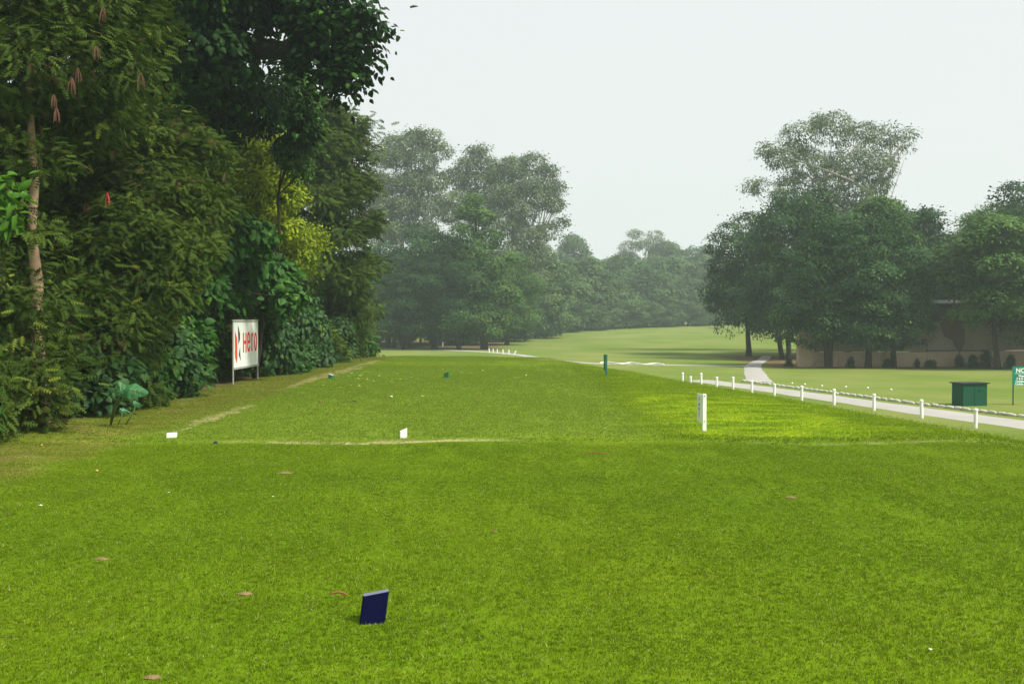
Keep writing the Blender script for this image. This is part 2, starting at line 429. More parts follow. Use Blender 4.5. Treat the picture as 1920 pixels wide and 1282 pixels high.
# ------------------------------------------------------------------ leaf materials
def leaf_mat(name, dark, light, rough=.5, trans=.28, spec=.35, dead=None, tip=None):
    m, g, b, out = newmat(name)
    at = g.n.new('ShaderNodeAttribute'); at.attribute_name = 'tone'
    P = g.n.new('ShaderNodeNewGeometry').outputs['Position']
    f = g.m('ADD', g.m('MULTIPLY', at.outputs['Fac'], .7), g.m('MULTIPLY', g.m('SUBTRACT', g.noise(P, .7, 2), .35), .9), clamp=True)
    c = g.mix(f, dark, light)
    if tip: c = g.mix(g.ss(at.outputs['Fac'], .82, .9), c, tip)
    if dead: c = g.mix(g.ss(at.outputs['Fac'], .1, .05), c, dead)
    g.put(b.inputs['Base Color'], c); b.inputs['Roughness'].default_value = rough; b.inputs['Specular IOR Level'].default_value = spec
    tr = g.n.new('ShaderNodeBsdfTranslucent'); g.put(tr.inputs[0], g.mix(.5, c, g.mix(1.0, c, (1.6, 1.7, .4), 'MULTIPLY')))
    mx = g.n.new('ShaderNodeMixShader'); mx.inputs[0].default_value = trans
    g.l.new(b.outputs[0], mx.inputs[1]); g.l.new(tr.outputs[0], mx.inputs[2]); g.l.new(mx.outputs[0], out.inputs[0])
    return m
L_FEATHER = leaf_mat('feathery_leaves', (.011, .032, .006), (.095, .148, .020), .65, .2, .06, dead=(.09, .05, .025), tip=(.15, .19, .025))
L_BROAD = leaf_mat('broad_leaves', (.007, .035, .005), (.050, .155, .018), .55, .18, .16, tip=(.09, .19, .02))
L_DARK = leaf_mat('dark_shaded_leaves', (.003, .013, .003), (.014, .052, .006), .55, .2, .10, tip=(.05, .14, .012))  # near-black: canopy shade and dark gaps are put into the leaf colour
L_YELLOW = leaf_mat('yellow_lit_vine_leaves', (.06, .11, .005), (.35, .43, .012), .55, .3, .15)  # yellow light on the creeper is part of this colour
L_MANGO = leaf_mat('evergreen_leaves', (.006, .030, .011), (.050, .118, .030), .6, .15, .12, tip=(.12, .21, .045))
L_LIGHT = leaf_mat('light_green_or_lit_leaves', (.025, .075, .018), (.11, .20, .04), .6, .22, .12)  # light green trees; also paints light on the pointed evergreen and creeper edge
L_EUC = leaf_mat('gum_leaves', (.05, .085, .035), (.15, .21, .08), .55, .2, .25)
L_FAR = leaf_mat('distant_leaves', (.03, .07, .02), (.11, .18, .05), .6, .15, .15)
L_BRIGHT = leaf_mat('fresh_leaves', (.04, .12, .012), (.11, .26, .025), .5, .3, .2)
L_UNDER = leaf_mat('undergrowth_leaves', (.012, .045, .012), (.05, .12, .03), .55, .2, .16, tip=(.11, .19, .035))
BARK = simple('dark_bark', (.035, .028, .022), .9, .35, 8, .1, .6, 30)
BARK_PALE = simple('peeling_bark', (.36, .25, .16), .9, .35, 7, .1, 1.0, 22, dirt=(.05, .035, .028), dirt_amt=1.0)
BARK_GUM = simple('pale_gum_bark', (.50, .47, .40), .8, .25, 2, .15, .3, 12, dirt=(.2, .16, .12), dirt_amt=.6)

# ------------------------------------------------------------------ leaf clouds
def unit(a): return a / np.maximum(np.linalg.norm(a, axis=1, keepdims=True), 1e-6)
def rand_dirs(r, n): return unit(r.normal(size=(n, 3)))
def leaves(P, Nrm, D, L, Wd, kind, r, curl=.18):
    """P centres, Nrm leaf normals, D pointing directions"""
    n = len(P); D = unit(D - Nrm * (D * Nrm).sum(1, keepdims=True)); Sd = np.cross(Nrm, D)
    L = L[:, None]; Wd = Wd[:, None]
    if kind == 'quad':
        v = np.stack([P - D * L / 2, P + Sd * Wd / 2 - Nrm * L * curl * .5, P + D * L / 2 - Nrm * L * curl, P - Sd * Wd / 2 - Nrm * L * curl * .5], 1)
        f = [np.array([[0, 1, 2], [0, 2, 3]])]; k = 4
    elif kind == 'broad':
        b = P - D * L * .45; t = P + D * L * .55 - Nrm * L * curl * 1.4; mid = P + Nrm * L * .03
        v = np.stack([b, P - D * L * .22 + Sd * Wd * .5 - Nrm * L * .10, P + D * L * .18 + Sd * Wd * .38 - Nrm * L * .16, t,
                      P + D * L * .18 - Sd * Wd * .38 - Nrm * L * .16, P - D * L * .22 - Sd * Wd * .5 - Nrm * L * .10, mid], 1)
        f = [np.array([[0, 1, 6], [1, 2, 6], [2, 3, 6], [3, 4, 6], [4, 5, 6], [5, 0, 6]])]; k = 7
    V = v.reshape(-1, 3); base = (np.arange(n) * k)[:, None, None]
    Fs = (base + f[0][None]).reshape(-1, 3)
    return V, Fs, k
def fronds(P, Nrm, D, L, r, pairs=5):
    n = len(P); D = unit(D - Nrm * (D * Nrm).sum(1, keepdims=True)); Sd = np.cross(Nrm, D)
    vs = []; fs = []; m = 0
    for q in range(pairs):
        t = (q + .6) / pairs
        c = P + D * (L * t)[:, None] - Nrm * (L * .16 * t * t)[:, None]
        ll = L * (.30 * (1 - .55 * abs(t - .45) * 1.6)); w = L * .095
        for s in (-1, 1):
            tip = c + Sd * (s * ll)[:, None] + D * (ll * .45)[:, None] - Nrm * (ll * .25)[:, None]
            vs += [c - D * w[:, None], tip, c + D * w[:, None]]
            fs.append([m, m + 1, m + 2]); m += 3
    V = np.stack(vs, 1).reshape(-1, 3); base = (np.arange(n) * m)[:, None, None]
    return V, (base + np.array(fs)[None]).reshape(-1, 3), m
def cloud(lobes, n_leaves, leaf, kind, seed, clump=.22, per=16, up=.5, under=.35, droop=.35, fill=.25, aspect=.5, flat=1.0):
    """lobes: list of (x,y,z,rx,ry,rz). Leaves sit in small sprays on the shells of the lobes."""
    r = np.random.default_rng(seed); lb = np.array(lobes, float)
    area = (lb[:, 3] * lb[:, 4] + lb[:, 4] * lb[:, 5] + lb[:, 3] * lb[:, 5]); pr = area / area.sum()
    nc = max(8, n_leaves // per); li = r.choice(len(lb), nc, p=pr)
    d = rand_dirs(r, nc); low = (d[:, 2] < -.15) & (r.random(nc) > under); d[low, 2] *= -1
    rad = np.where(r.random(nc) < fill, r.random(nc) ** .5, .86 + .22 * r.random(nc))
    cen = lb[li, :3] + d * rad[:, None] * lb[li, 3:6]
    out = unit(d / lb[li, 3:6])
    ci = r.integers(0, nc, n_leaves)
    th = r.normal(0, 1, (n_leaves, 3)); sz = clump * (.6 + .8 * r.random(nc))[ci][:, None]
    o = out[ci]
    off = th - o * (th * o).sum(1, keepdims=True) * .55
    off[:, 2] *= flat
    P = cen[ci] + off * sz
    dist = np.linalg.norm(off, axis=1)
    P = P - o * (dist ** 2 * .12)[:, None] * sz                     # sprays bow over at the rim
    N = unit(o * .75 + np.array([0, 0, up]) + r.normal(0, .28, (n_leaves, 3)) + r.normal(0, .3, (nc, 3))[ci])
    D = unit(off * .8 + o * .35 + np.array([0, 0, -droop]) + r.normal(0, .3, (n_leaves, 3)))
    Ls = leaf * (.65 + .7 * r.random(n_leaves))
    if kind == 'frond': V, F, k = fronds(P, N, D, Ls, r)
    else: V, F, k = leaves(P, N, D, Ls, Ls * aspect, kind, r)
    ct = r.random(nc)
    tone = np.clip(.62 * ct[ci] + .38 * r.random(n_leaves), 0, 1)
    return V, F, np.repeat(tone, k)
def cloud_mesh(name, mat, *a, **k):
    V, F, t = cloud(*a, **k); return mesh_np(name, V, F, mat, {'tone': ('POINT', t)})

def limb_mesh(name, mat, trunks, r0, seed, forks=5, lobes=None, wob=.05, n=8):
    """trunks: list of (base, top); limbs run from the trunks to the lobe centres"""
    rr = random.Random(seed); mb = MB()
    for b, t in trunks:
        b = Vector(b); t = Vector(t); L = (t - b).length; pts = []; rad = []
        for k in range(9):
            u = k / 8
            p = b.lerp(t, u) + Vector((rr.uniform(-1, 1), rr.uniform(-1, 1), 0)) * L * (wob if mat.name != 'peeling_bark' else .022) * (u * (1.2 - u))
            pts.append(p); rad.append(r0 * (1.25 - .25 * min(1, u * 6)) * (1 - .72 * u) * rr.uniform(.9, 1.1))
        mb.tube(pts, rad, n)
        for (lx, ly, lz, *_r) in rr.sample(list(lobes or []), min(forks, len(lobes or []))):
            e = Vector((lx, ly, lz)); u = rr.uniform(.35, .85)
            if e.z < b.z + L * .3: u = .3
            i0 = int(u * 8); s = pts[i0]; q = (e - s)
            if q.length < .3: continue
            m1 = s + q * .5 + Vector((rr.uniform(-.08, .08), rr.uniform(-.08, .08), rr.uniform(-.12, .02))) * q.length
            mb.tube([s, s.lerp(m1, .5) + Vector((0, 0, q.length * .02)), m1, m1.lerp(e, .6), e], [rad[i0] * .62, rad[i0] * .5, rad[i0] * .36, rad[i0] * .22, rad[i0] * .08], 6)
    return mb.mesh(name, mat, True)

def crown_lobes(seed, R, z0, z1, n, shape='round', rl=.38, squash=.8):
    r = random.Random(seed); out = []
    for k in range(n):
        u = (k + .5) / n; z = z0 + (z1 - z0) * (u if shape != 'top' else u ** .7)
        v = (z - z0) / (z1 - z0)
        if shape == 'round': w = math.sqrt(max(.05, 1 - (2 * v - .85) ** 2 / 1.4))
        elif shape == 'cone': w = max(.12, (1 - v) ** .75) * (1.0 if v > .12 else .85)
        elif shape == 'dome': w = math.sqrt(max(.04, 1 - v ** 2.2))
        else: w = .45 + .55 * v if v < .75 else 1 - (v - .75) * 1.6
        a = k * 2.399 + r.uniform(-.5, .5); rr = R * w * (r.uniform(.45, .82) if w > .3 else .25)
        s = R * rl * r.uniform(.7, 1.25) * (.55 + .45 * w)
        out.append((rr * cos(a), rr * sin(a), z, s * 1.1, s * 1.1, s * squash))
    return out

# ------------------------------------------------------------------ prototypes (mesh data shared by copies)
PROTO = {}
def proto(key, crown_mat, bark, lobes, trunks, r0, n_leaves, leaf, kind='quad', seed=1, forks=7, **k):
    c = cloud_mesh('crown', crown_mat, lobes, n_leaves, leaf, kind, seed, **k)
    t = limb_mesh('trunk', bark, trunks, r0, seed, forks, lobes)
    PROTO[key] = (c, t)
def place(key, name, label, cat, x, y, rz=0, s=(1, 1, 1), group=None, z=None, mat=None):
    if not hasattr(s, '__len__'): s = (s, s, s)
    o = thing(name, label, cat, (x, y, (tz(x, y) if z is None else z) - .03), rz, group, s)
    c, t = PROTO[key]
    cr = link('crown' if cat == 'tree' else 'foliage', c, o); cr['kind'] = 'stuff'
    if mat:
        cr.material_slots[0].link = 'OBJECT'; cr.material_slots[0].material = mat
    if t: link('trunk' if cat == 'tree' else 'stem', t, o)
    return o

# evergreens of the right hand group and the middle copse (true metres, about 10 m tall)
lob = crown_lobes(3, 3.6, 1.6, 9.2, 26, 'round', .36)
proto('ev_a', L_MANGO, BARK, lob, [((0, 0, -.3), (.2, .1, 6.5))], .27, 42000, .20, seed=3, clump=.52, per=80, under=.5, flat=.42, up=.6, fill=.15)
lob = crown_lobes(4, 3.9, 1.9, 9.0, 28, 'dome', .33)
proto('ev_b', L_MANGO, BARK, lob, [((0, 0, -.3), (-.3, .1, 6.2)), ((.35, .2, -.3), (1.6, .4, 5.2))], .22, 42000, .20, seed=4, clump=.55, per=85, under=.45, flat=.42, up=.6, fill=.15)
lob = crown_lobes(5, 3.2, 2.4, 10.5, 26, 'cone', .36)
proto('ev_c', L_MANGO, BARK, lob, [((0, 0, -.3), (.2, -.1, 8.5))], .25, 36000, .22, seed=5, clump=.52, per=80, under=.5, flat=.42, up=.6, fill=.15)
lob = crown_lobes(6, 3.8, 3.0, 8.6, 22, 'round', .34, .6)
proto('li_a', L_LIGHT, BARK, lob, [((0, 0, -.3), (.5, .2, 5.5))], .20, 26000, .26, seed=6, clump=.46, per=40, under=.45, flat=.4, up=1.0, fill=.15)
# tall gums with open crowns
def gum_lobes(seed, R, z0, z1, n):
    r = random.Random(seed); out = []
    for k in range(n):
        v = r.random() ** .8; z = z0 + (z1 - z0) * v; w = .55 + .5 * sin(v * pi * .8)
        a = r.uniform(0, 2 * pi); q = R * w * math.sqrt(r.uniform(.05, 1)); s = r.uniform(.9, 1.9)
        out.append((q * cos(a), q * sin(a), z, s * 1.1, s * 1.1, s * .8))
    return out
lob = gum_lobes(12, 4.6, 8, 20, 28)
proto('gum_b', L_EUC, BARK_GUM, lob, [((0, 0, -.3), (-.8, .3, 16)), ((0, 0, 3), (2.8, .5, 16))], .30, 28000, .30, seed=12, forks=12, clump=.42, per=18, under=.6, aspect=.36, droop=.8)
# distant wood
lob = crown_lobes(21, 6.2, 1.5, 13, 30, 'round', .32, .75)
proto('far_a', L_FAR, BARK, lob, [((0, 0, -.3), (.3, .2, 9))], .4, 22000, .52, seed=21, clump=.75, per=34, under=.5, flat=.5, up=.8)
lob = crown_lobes(22, 6.8, 1.0, 11.5, 30, 'dome', .3, .7)
proto('far_b', L_FAR, BARK, lob, [((0, 0, -.3), (-.5, .2, 8)), ((1, 0, -.3), (3, .3, 7))], .35, 22000, .52, seed=22, clump=.75, per=34, under=.5, flat=.5, up=.8)

# near shrubs of the tree belt (true metres)
def bush_lobes(seed, R, H, n, rl=.4):
    r = random.Random(seed); out = []
    for k in range(n):
        v = (k + .5) / n; z = .1 * H + v * H * .85; w = math.sqrt(max(.05, 1 - (v * .95) ** 3)); a = k * 2.399 + r.uniform(-.4, .4)
        q = R * w * r.uniform(.3, .78); s = R * rl * r.uniform(.75, 1.2)
        out.append((q * cos(a), q * sin(a), z, s, s, s * .8))
    return out
for i_, sd in enumerate((31, 32)):
    lob = bush_lobes(sd, 1.7, 4.2, 16, .42)
    proto('feather%d' % i_, L_FEATHER, BARK, lob, [((-.2, 0, -.2), (.2, .1, 3.6)), ((.2, .2, -.2), (-.7, .3, 3))], .06, 19000, .15, 'frond', seed=sd, clump=.28, per=38, under=.6, forks=9, flat=.5, up=.8, fill=.1, droop=0)
for i_, sd in enumerate((41, 42)):
    lob = bush_lobes(sd, 1.5, 3.6, 15, .42)
    proto('broad%d' % i_, L_BROAD, BARK, lob, [((0, 0, -.2), (.1, .1, 3))], .05, 8500, .155, 'broad', seed=sd, clump=.22, per=14, under=.6, aspect=.72, droop=.9, forks=8)
for i_, sd in enumerate((51, 52, 53)):
    lob = bush_lobes(sd, .85, 1.25, 9, .5)
    proto('low%d' % i_, L_UNDER, BARK, lob, [((0, 0, -.1), (.05, .1, 1.0)), ((.1, .1, -.1), (.5, .1, .9)), ((-.1, 0, -.1), (-.5, -.2, .8))], .015, 2300, .15, 'broad', seed=sd, clump=.16, per=9, under=.7, aspect=.72, droop=.8, forks=6)
lob = bush_lobes(55, .8, 1.2, 9, .5)
proto('lowf', L_FEATHER, BARK, lob, [((0, 0, -.1), (.05, .1, 1.0))], .012, 2300, .17, 'frond', seed=55, clump=.15, per=9, under=.7, forks=6)
lob = [(.0, 0, z, .75 - .04 * z, .75 - .04 * z, .55) for z in np.arange(.4, 4.2, .45)] + [(.5 * cos(a * 2.4), .5 * sin(a * 2.4), .5 + a * .33, .4, .4, .35) for a in range(11)]
proto('vine', L_YELLOW, BARK, lob, [((0, 0, -1), (0, 0, 3.8))], .1, 15000, .095, 'broad', seed=61, clump=.2, per=18, under=.7, aspect=.6, droop=.8, forks=4)
lob = crown_lobes(71, 3.0, 1.0, 7.5, 20, 'round', .4)
proto('backing', L_DARK, BARK, lob, [((0, 0, -.3), (.1, 0, 5))], .14, 12000, .26, 'quad', seed=71, clump=.35, per=16, under=.7, aspect=.6)

# ------------------------------------------------------------------ tree belt on the left
rr = random.Random(5)
FOOT = 'undergrowth along the foot of the left tree belt'
y = 11.6; k = 0
NUM = 'first second third fourth fifth sixth seventh eighth ninth tenth eleventh twelfth thirteenth fourteenth fifteenth sixteenth seventeenth eighteenth nineteenth twentieth twenty-first twenty-second twenty-third twenty-fourth twenty-fifth twenty-sixth twenty-seventh twenty-eighth twenty-ninth'.split()
while y < 46.5:
    key = rr.choice(['low0', 'low1', 'low2', 'lowf', 'low2', 'lowf'])
    x = -7.25 + rr.uniform(-.12, .12) + (.25 if y > 24 else 0)
    if 20.6 < y < 27.6: x = -8.05
    x += .12 + (-.45 if 14.1 < y < 15.7 else 0)
    if True:
        lab = '%s edging the left tree belt, %s from the near end' % ('low feathery plant' if key == 'lowf' else 'low broad-leaved plant', NUM[k])
        place(key, 'undergrowth_plant', lab, 'plant', x, y, rr.uniform(0, 6), (rr.uniform(.8, 1.15), rr.uniform(.8, 1.15), rr.uniform(.6, 1.6)), FOOT, mat=rr.choice([None, None, L_BROAD]) if key != 'lowf' else None)
    y += rr.uniform(.95, 1.35) * (1 + (y - 12) / 60); k += 1
MID = 'shrubs of the left tree belt'
mids = [(-7.75, 12.9, 'broad0', .62, .80), (-7.7, 14.0, 'feather1', .55, .62), (-8.9, 12.4, 'broad1', 1.0, .9), (-8.5, 14.6, 'feather0', .95, 1.0), (-8.35, 16.7, 'feather1', 1.0, 1.12), (-7.75, 17.9, 'broad1', .55, .50), (-7.8, 19.9, 'broad0', .6, .58), (-8.5, 19.2, 'feather0', 1.05, 1.25), (-8.4, 21.6, 'broad1', 1.05, 1.2),
        (-9.1, 24.2, 'broad0', 1.0, 1.3), (-9.0, 26.8, 'broad1', 1.0, 1.15), (-8.5, 29.4, 'feather1', 1.05, 1.2), (-8.5, 32.3, 'broad0', 1.05, 1.0), (-8.4, 35.0, 'feather0', 1.1, 1.2),
        (-8.4, 37.8, 'broad1', 1.05, .9), (-8.3, 41.2, 'feather1', 1.1, 1.1), (-8.1, 44.4, 'broad0', 1.1, .85)]
NUM = 'first second third fourth fifth sixth seventh eighth ninth tenth eleventh twelfth thirteenth fourteenth fifteenth sixteenth seventeenth eighteenth nineteenth twentieth twenty-first twenty-second twenty-third twenty-fourth twenty-fifth twenty-sixth twenty-seventh'.split(); nm_ = -1
for (x, y, key, s, h) in mids:
    kind_ = 'tall feathery olive-leaved shrub' if key[0] == 'f' else 'tall shrub with broad glossy leaves'
    nm_ += 1; lab = '%s in the left belt, %s from its near end' % (kind_, NUM[nm_])
    place(key, 'shrub', lab, 'shrub', x, y, rr.uniform(0, 6), (s, s, h), MID)
BK = 'dark trees added behind the left shrubs'
for (x, y, s, h) in [(-12.5, 10, 1, .9), (-11.6, 14.5, 1, .80), (-12, 19.5, 1.05, .85), (-12, 25, 1.1, 1.0), (-12.0, 30.5, 1.1, 1.05), (-12.2, 36, 1.15, 1.1), (-12.2, 42, 1.2, 1.15), (-11.5, 47.5, 1.1, 1.0),
                     (-17.5, 15, 1.3, .95), (-18, 24, 1.4, 1.1), (-18, 34, 1.5, 1.25), (-18, 44, 1.6, 1.3)]:
    place('backing', 'tree', 'dark green tree added behind the left shrubs to block sky light', 'tree', x, y, rr.uniform(0, 6), (s, s, h), BK)  # added rows that keep sky light out from behind the belt

def lobes_px(items, ry=None):
    """(px, py, depth, radius) in the photograph's pixels -> lobes in metres"""
    return [(gx(a, d), d, gz(b, d), r, ry or r, r * .8) for a, b, d, r in items]
def own_tree(name, label, lobes, n, leaf, kind, lmat, trunks, r0, bark, seed, forks=8, **k):
    bx, by, bz = trunks[0][0]
    sh = lambda p: (p[0] - bx, p[1] - by, p[2] - bz)
    lb = [sh(l[:3]) + tuple(l[3:]) for l in lobes]
    o = thing(name, label, 'tree', (bx, by, bz))
    cr = link('crown', cloud_mesh('crown', lmat, lb, n, leaf, kind, seed, **k), o); cr['kind'] = 'stuff'
    link('trunk', limb_mesh('trunk', bark, [(sh(a), sh(b)) for a, b in trunks], r0, seed, forks, lb), o)
    return o
# A: feathery tree with pale peeling trunk, far left
A = lobes_px([(20, 40, 15.5, .9), (95, 20, 15.2, .8), (170, 35, 15.6, .8), (60, 120, 14.6, .75), (90, 300, 14.4, .22), (45, 425, 14.3, .28), (40, 250, 14.5, .2), (75, 560, 14.2, .36), (62, 640, 14.0, .42), (95, 700, 13.9, .4), (55, 730, 13.7, .4), (150, 110, 15, .75), (215, 150, 15.6, .6), (10, 170, 15, .8), (120, 190, 15.8, .6),
              (235, 60, 16.4, .7), (70, -60, 15.5, 1.2), (190, -70, 16, 1.1), (-30, 260, 15.2, .7), (-20, 350, 15.6, .6), (150, 260, 16.2, .55), (265, 150, 16.4, .35), (180, 215, 15.6, .4)])
own_tree('tree', 'feathery-leaved tree with pale peeling brown trunk at the far left edge', A, 22000, .160, 'frond', L_FEATHER,
         [((gx(74, 14.9), 14.9, -.1), (gx(60, 14.9), 14.9, gz(60, 14.9)))], .12, BARK_PALE, 101, 0, clump=.25, per=34, under=.8, flat=.6, up=.7, fill=.15, droop=.1)
# B: mid feathery mass in front of the dark gap
B = lobes_px([(300, 260, 18.5, .75), (355, 290, 18.8, .6), (250, 300, 18, .7), (200, 350, 17.6, .7), (300, 360, 17.8, .75), (350, 400, 18, .7), (240, 430, 17, .7), (320, 470, 17.4, .7), (180, 480, 16.6, .6), (290, 540, 17, .6), (130, 560, 16, .6), (230, 600, 16.6, .5), (170, 270, 17.5, .4)])
own_tree('tree', 'bushy feathery olive-green tree arching out left of the advertising board', B, 21000, .155, 'frond', L_FEATHER,
         [((-7.9, 18, -.1), (-6.9, 18, gz(330, 18)))], .09, BARK, 102, 9, clump=.25, per=36, under=.7, flat=.5, up=.7, fill=.1, droop=0)
# C: climbing broad leaves above the board
Cc = lobes_px([(420, 425, 23.5, .5), (470, 450, 24, .5), (400, 470, 23, .55), (460, 500, 25, .6), (520, 520, 26, .5), (430, 550, 25, .5), (510, 570, 27, .45), (380, 540, 22.6, .5), (368, 640, 22, .3), (545, 560, 25, .35)])
own_tree('tree', 'small tree with large glossy drooping leaves directly above the advertising board', Cc, 6800, .20, 'broad', L_BROAD,
         [((-7.8, 24.2, -.1), (-6.9, 24.2, gz(380, 24)))], .08, BARK, 103, 8, clump=.2, per=12, under=.7, aspect=.75, droop=1.1)
# D: vine column, its yellow light put into the leaf colour
Dd = lobes_px([(455, 290, 27.5, .6), (500, 275, 27.8, .6), (520, 330, 28, .65), (470, 350, 27.4, .6), (540, 370, 28, .5), (500, 410, 28, .6), (545, 440, 28, .5), (560, 490, 28.4, .45), (450, 400, 27.4, .4), (590, 450, 29, .35), (520, 250, 28.4, .4)])
own_tree('vine_covered_tree', 'tree smothered in yellow-green creeper catching the light', Dd, 15000, .10, 'broad', L_YELLOW,
         [((-7.3, 28.5, -.1), (-6.8, 28.4, gz(280, 28)))], .12, BARK, 104, 5, clump=.2, per=16, under=.7, aspect=.65, droop=.8)
# E: feathery tall tree closing the belt
E = lobes_px([(586, 215, 38.5, .9), (636, 235, 39, .8), (596, 280, 38, 1.1), (656, 290, 39, .8), (626, 350, 38.5, 1.1), (676, 350, 39.5, .6), (586, 380, 37.6, 1.0), (666, 420, 39.5, .8), (626, 450, 38.5, 1.0),
              (676, 500, 40, .6), (636, 530, 39, .9), (586, 500, 38, 1.0), (666, 580, 40, .7), (626, 610, 39.4, .8), (686, 280, 40, .35), (566, 310, 38, .8), (666, 240, 39.4, .4)])
own_tree('tree', 'tall feathery tree at the end of the left tree belt', E, 20000, .27, 'frond', L_FEATHER,
         [((-8.2, 39, -.1), (-6.9, 39, gz(240, 39)))], .16, BARK, 105, 12, clump=.38, per=36, under=.7, flat=.5, up=.7, fill=.1, droop=0)
# F: great dark tree hanging over
Fl = lobes_px([(300, 60, 22, 1.5), (380, 120, 22, 1.5), (330, 190, 23, 1.3), (430, 200, 23.5, 1.2), (300, -60, 21, 1.8), (420, 20, 22, 1.3), (500, -40, 22, 1.2), (480, 205, 24.5, .65), (375, 245, 24, .8), (540, 190, 25, .7), (550, 250, 25.4, .6),
               (538, 15, 22, .7), (598, 20, 21.6, .85), (578, 80, 21.5, .6), (638, 70, 21.4, .6), (618, 120, 21.3, .5), (668, 110, 21, .38), (648, 150, 21, .38), (628, 165, 21.2, .25), (683, 95, 21, .25), (578, 120, 21.6, .3), (618, 40, 21.3, .6),
               (538, 130, 24.6, .3), (530, 160, 25.6, .3), (250, 130, 23, 1.0), (230, 20, 22, .9), (578, -60, 21.6, 1.0), (640, 150, 21.2, .3), (655, 172, 21.2, .22), (595, 138, 21.5, .28), (690, 60, 21, .3), (675, 30, 21, .35)])
own_tree('tree', 'huge dark broad-leaved tree leaning over the tee from the left', Fl, 25000, .165, 'broad', L_DARK,
         [((-8.1, 23.2, -.1), (-6.6, 22.2, gz(-40, 22))), ((gx(330, 23), 23, 5.5), (gx(520, 22), 22, gz(20, 22))), ((gx(420, 22.5), 22.5, gz(90, 22.5)), (gx(680, 21), 21, gz(110, 21)))], .30, BARK, 106, 0, clump=.28, per=20, under=.9, aspect=.72, droop=1.0, flat=.75)
# creeper hanging on its right flank, its lit edge painted as pale leaves
G = lobes_px([(560, 190, 26, .4), (570, 230, 26, .4), (575, 270, 26.2, .35), (560, 160, 26, .35), (550, 130, 26, .3), (540, 290, 26, .35), (565, 320, 26.4, .3)])
own_tree('hanging_creeper', 'creeper hanging beside the great dark tree, its lit edge coloured bright green', G, 4200, .12, 'broad', L_LIGHT,
         [((-6.9, 26.6, -.1), (gx(560, 26.2), 26.2, gz(150, 26)))], .06, BARK, 107, 4, clump=.17, per=12, under=.8, aspect=.6, droop=1.0)
# fresh leafy twig at the far left edge
H = lobes_px([(8, 350, 12.6, .17), (30, 385, 12.6, .14), (5, 420, 12.6, .17), (-20, 380, 12.7, .25), (18, 440, 12.7, .1)])
o = own_tree('sapling', 'fresh light-green sapling at the left edge in front of the peeling trunk', H, 210, .17, 'broad', L_BRIGHT,
         [((-6.95, 12.8, -.1), (gx(5, 12.6), 12.6, gz(350, 12.6)))], .03, BARK, 108, 4, clump=.13, per=7, under=.7, aspect=.6, droop=.7)

# seed pods hanging in the feathery tree
PODM = simple('dry_pods', (.12, .055, .035), .7, .3, 9, .2)
RED = simple('red_pods', (.45, .06, .07), .6, .2, 9, .2)
def pods(label, px, py, d, n, mat, ln=.16, group=None):
    mb = MB(); r = random.Random(px)
    for q in range(n):
        x0, y0 = r.uniform(-.045, .045), r.uniform(-.04, .04)
        mb.tube([(x0 * .3, y0 * .3, 0), (x0, y0, -ln * .45), (x0 * 1.3, y0 * 1.2, -ln * r.uniform(.8, 1.15))], [.003, .008, .003], 4)
    o = mb.build('seed_pods', mat, loc=(gx(px, d), d, gz(py, d))); tag(o, label, 'seed pods', group, 'stuff'); return o
for (a, b) in [(150, 130), (105, 180), (60, 115), (268, 140), (110, 205), (200, 20), (185, 90), (140, 150), (215, 280), (165, 380)]:
    pods('cluster of dry brown pods hanging in the feathery trees at left', a, b, 14.0 if b < 260 else 16.2, 6, PODM, .2, 'dry pods in the left trees')
pods('small cluster of red pods in the feathery tree left of the board', 203, 362, 15.7, 4, RED, .2)

# elephant ear plant
EAR = leaf_mat('elephant_ear_leaf', (.03, .13, .045), (.07, .22, .08), .35, .2, .5)
STEM = simple('green_stem', (.10, .17, .06), .5, .2, 10)
VEIN = simple('leaf_vein', (.20, .32, .12), .5, .1, 10)
def ear_leaf(L, W, cup=.25):
    n = 18; v = [(0, 0, 0)]; f = []
    for ring in (.5, 1.0):
        for k in range(n):
            t = -pi + 2 * pi * k / n       # heart outline, tip along +X
            r_ = .5 + .5 * cos(t) ** 2 * (1 if cos(t) > 0 else .55)
            x = L * (.62 * cos(t) * r_ * 1.35 + .16); y = W * .5 * sin(t) * (1.05 - .15 * cos(t))
            if abs(abs(t) - pi) < .25: x += L * .22
            wv = 1 + .04 * sin(k * 5.1)
            v.append((x * ring * wv, y * ring * wv, -cup * L * ring ** 2 * (.35 + .65 * abs(sin(t)) * .7) + .012 * sin(k * 2.3)))
    for k in range(n):
        j = (k + 1) % n
        f.append((0, 1 + k, 1 + j)); f.append((1 + k, 1 + n + k, 1 + n + j, 1 + j))
    return v, f
cx_, cy_ = gx(205, 14.75), 14.75
ear = thing('elephant_ear_plant', 'elephant ear plant with two huge heart-shaped leaves beside the dark gap', 'plant', (cx_, cy_, tz(cx_, cy_) - .02))
base = Vector((cx_, cy_, tz(cx_, cy_)))
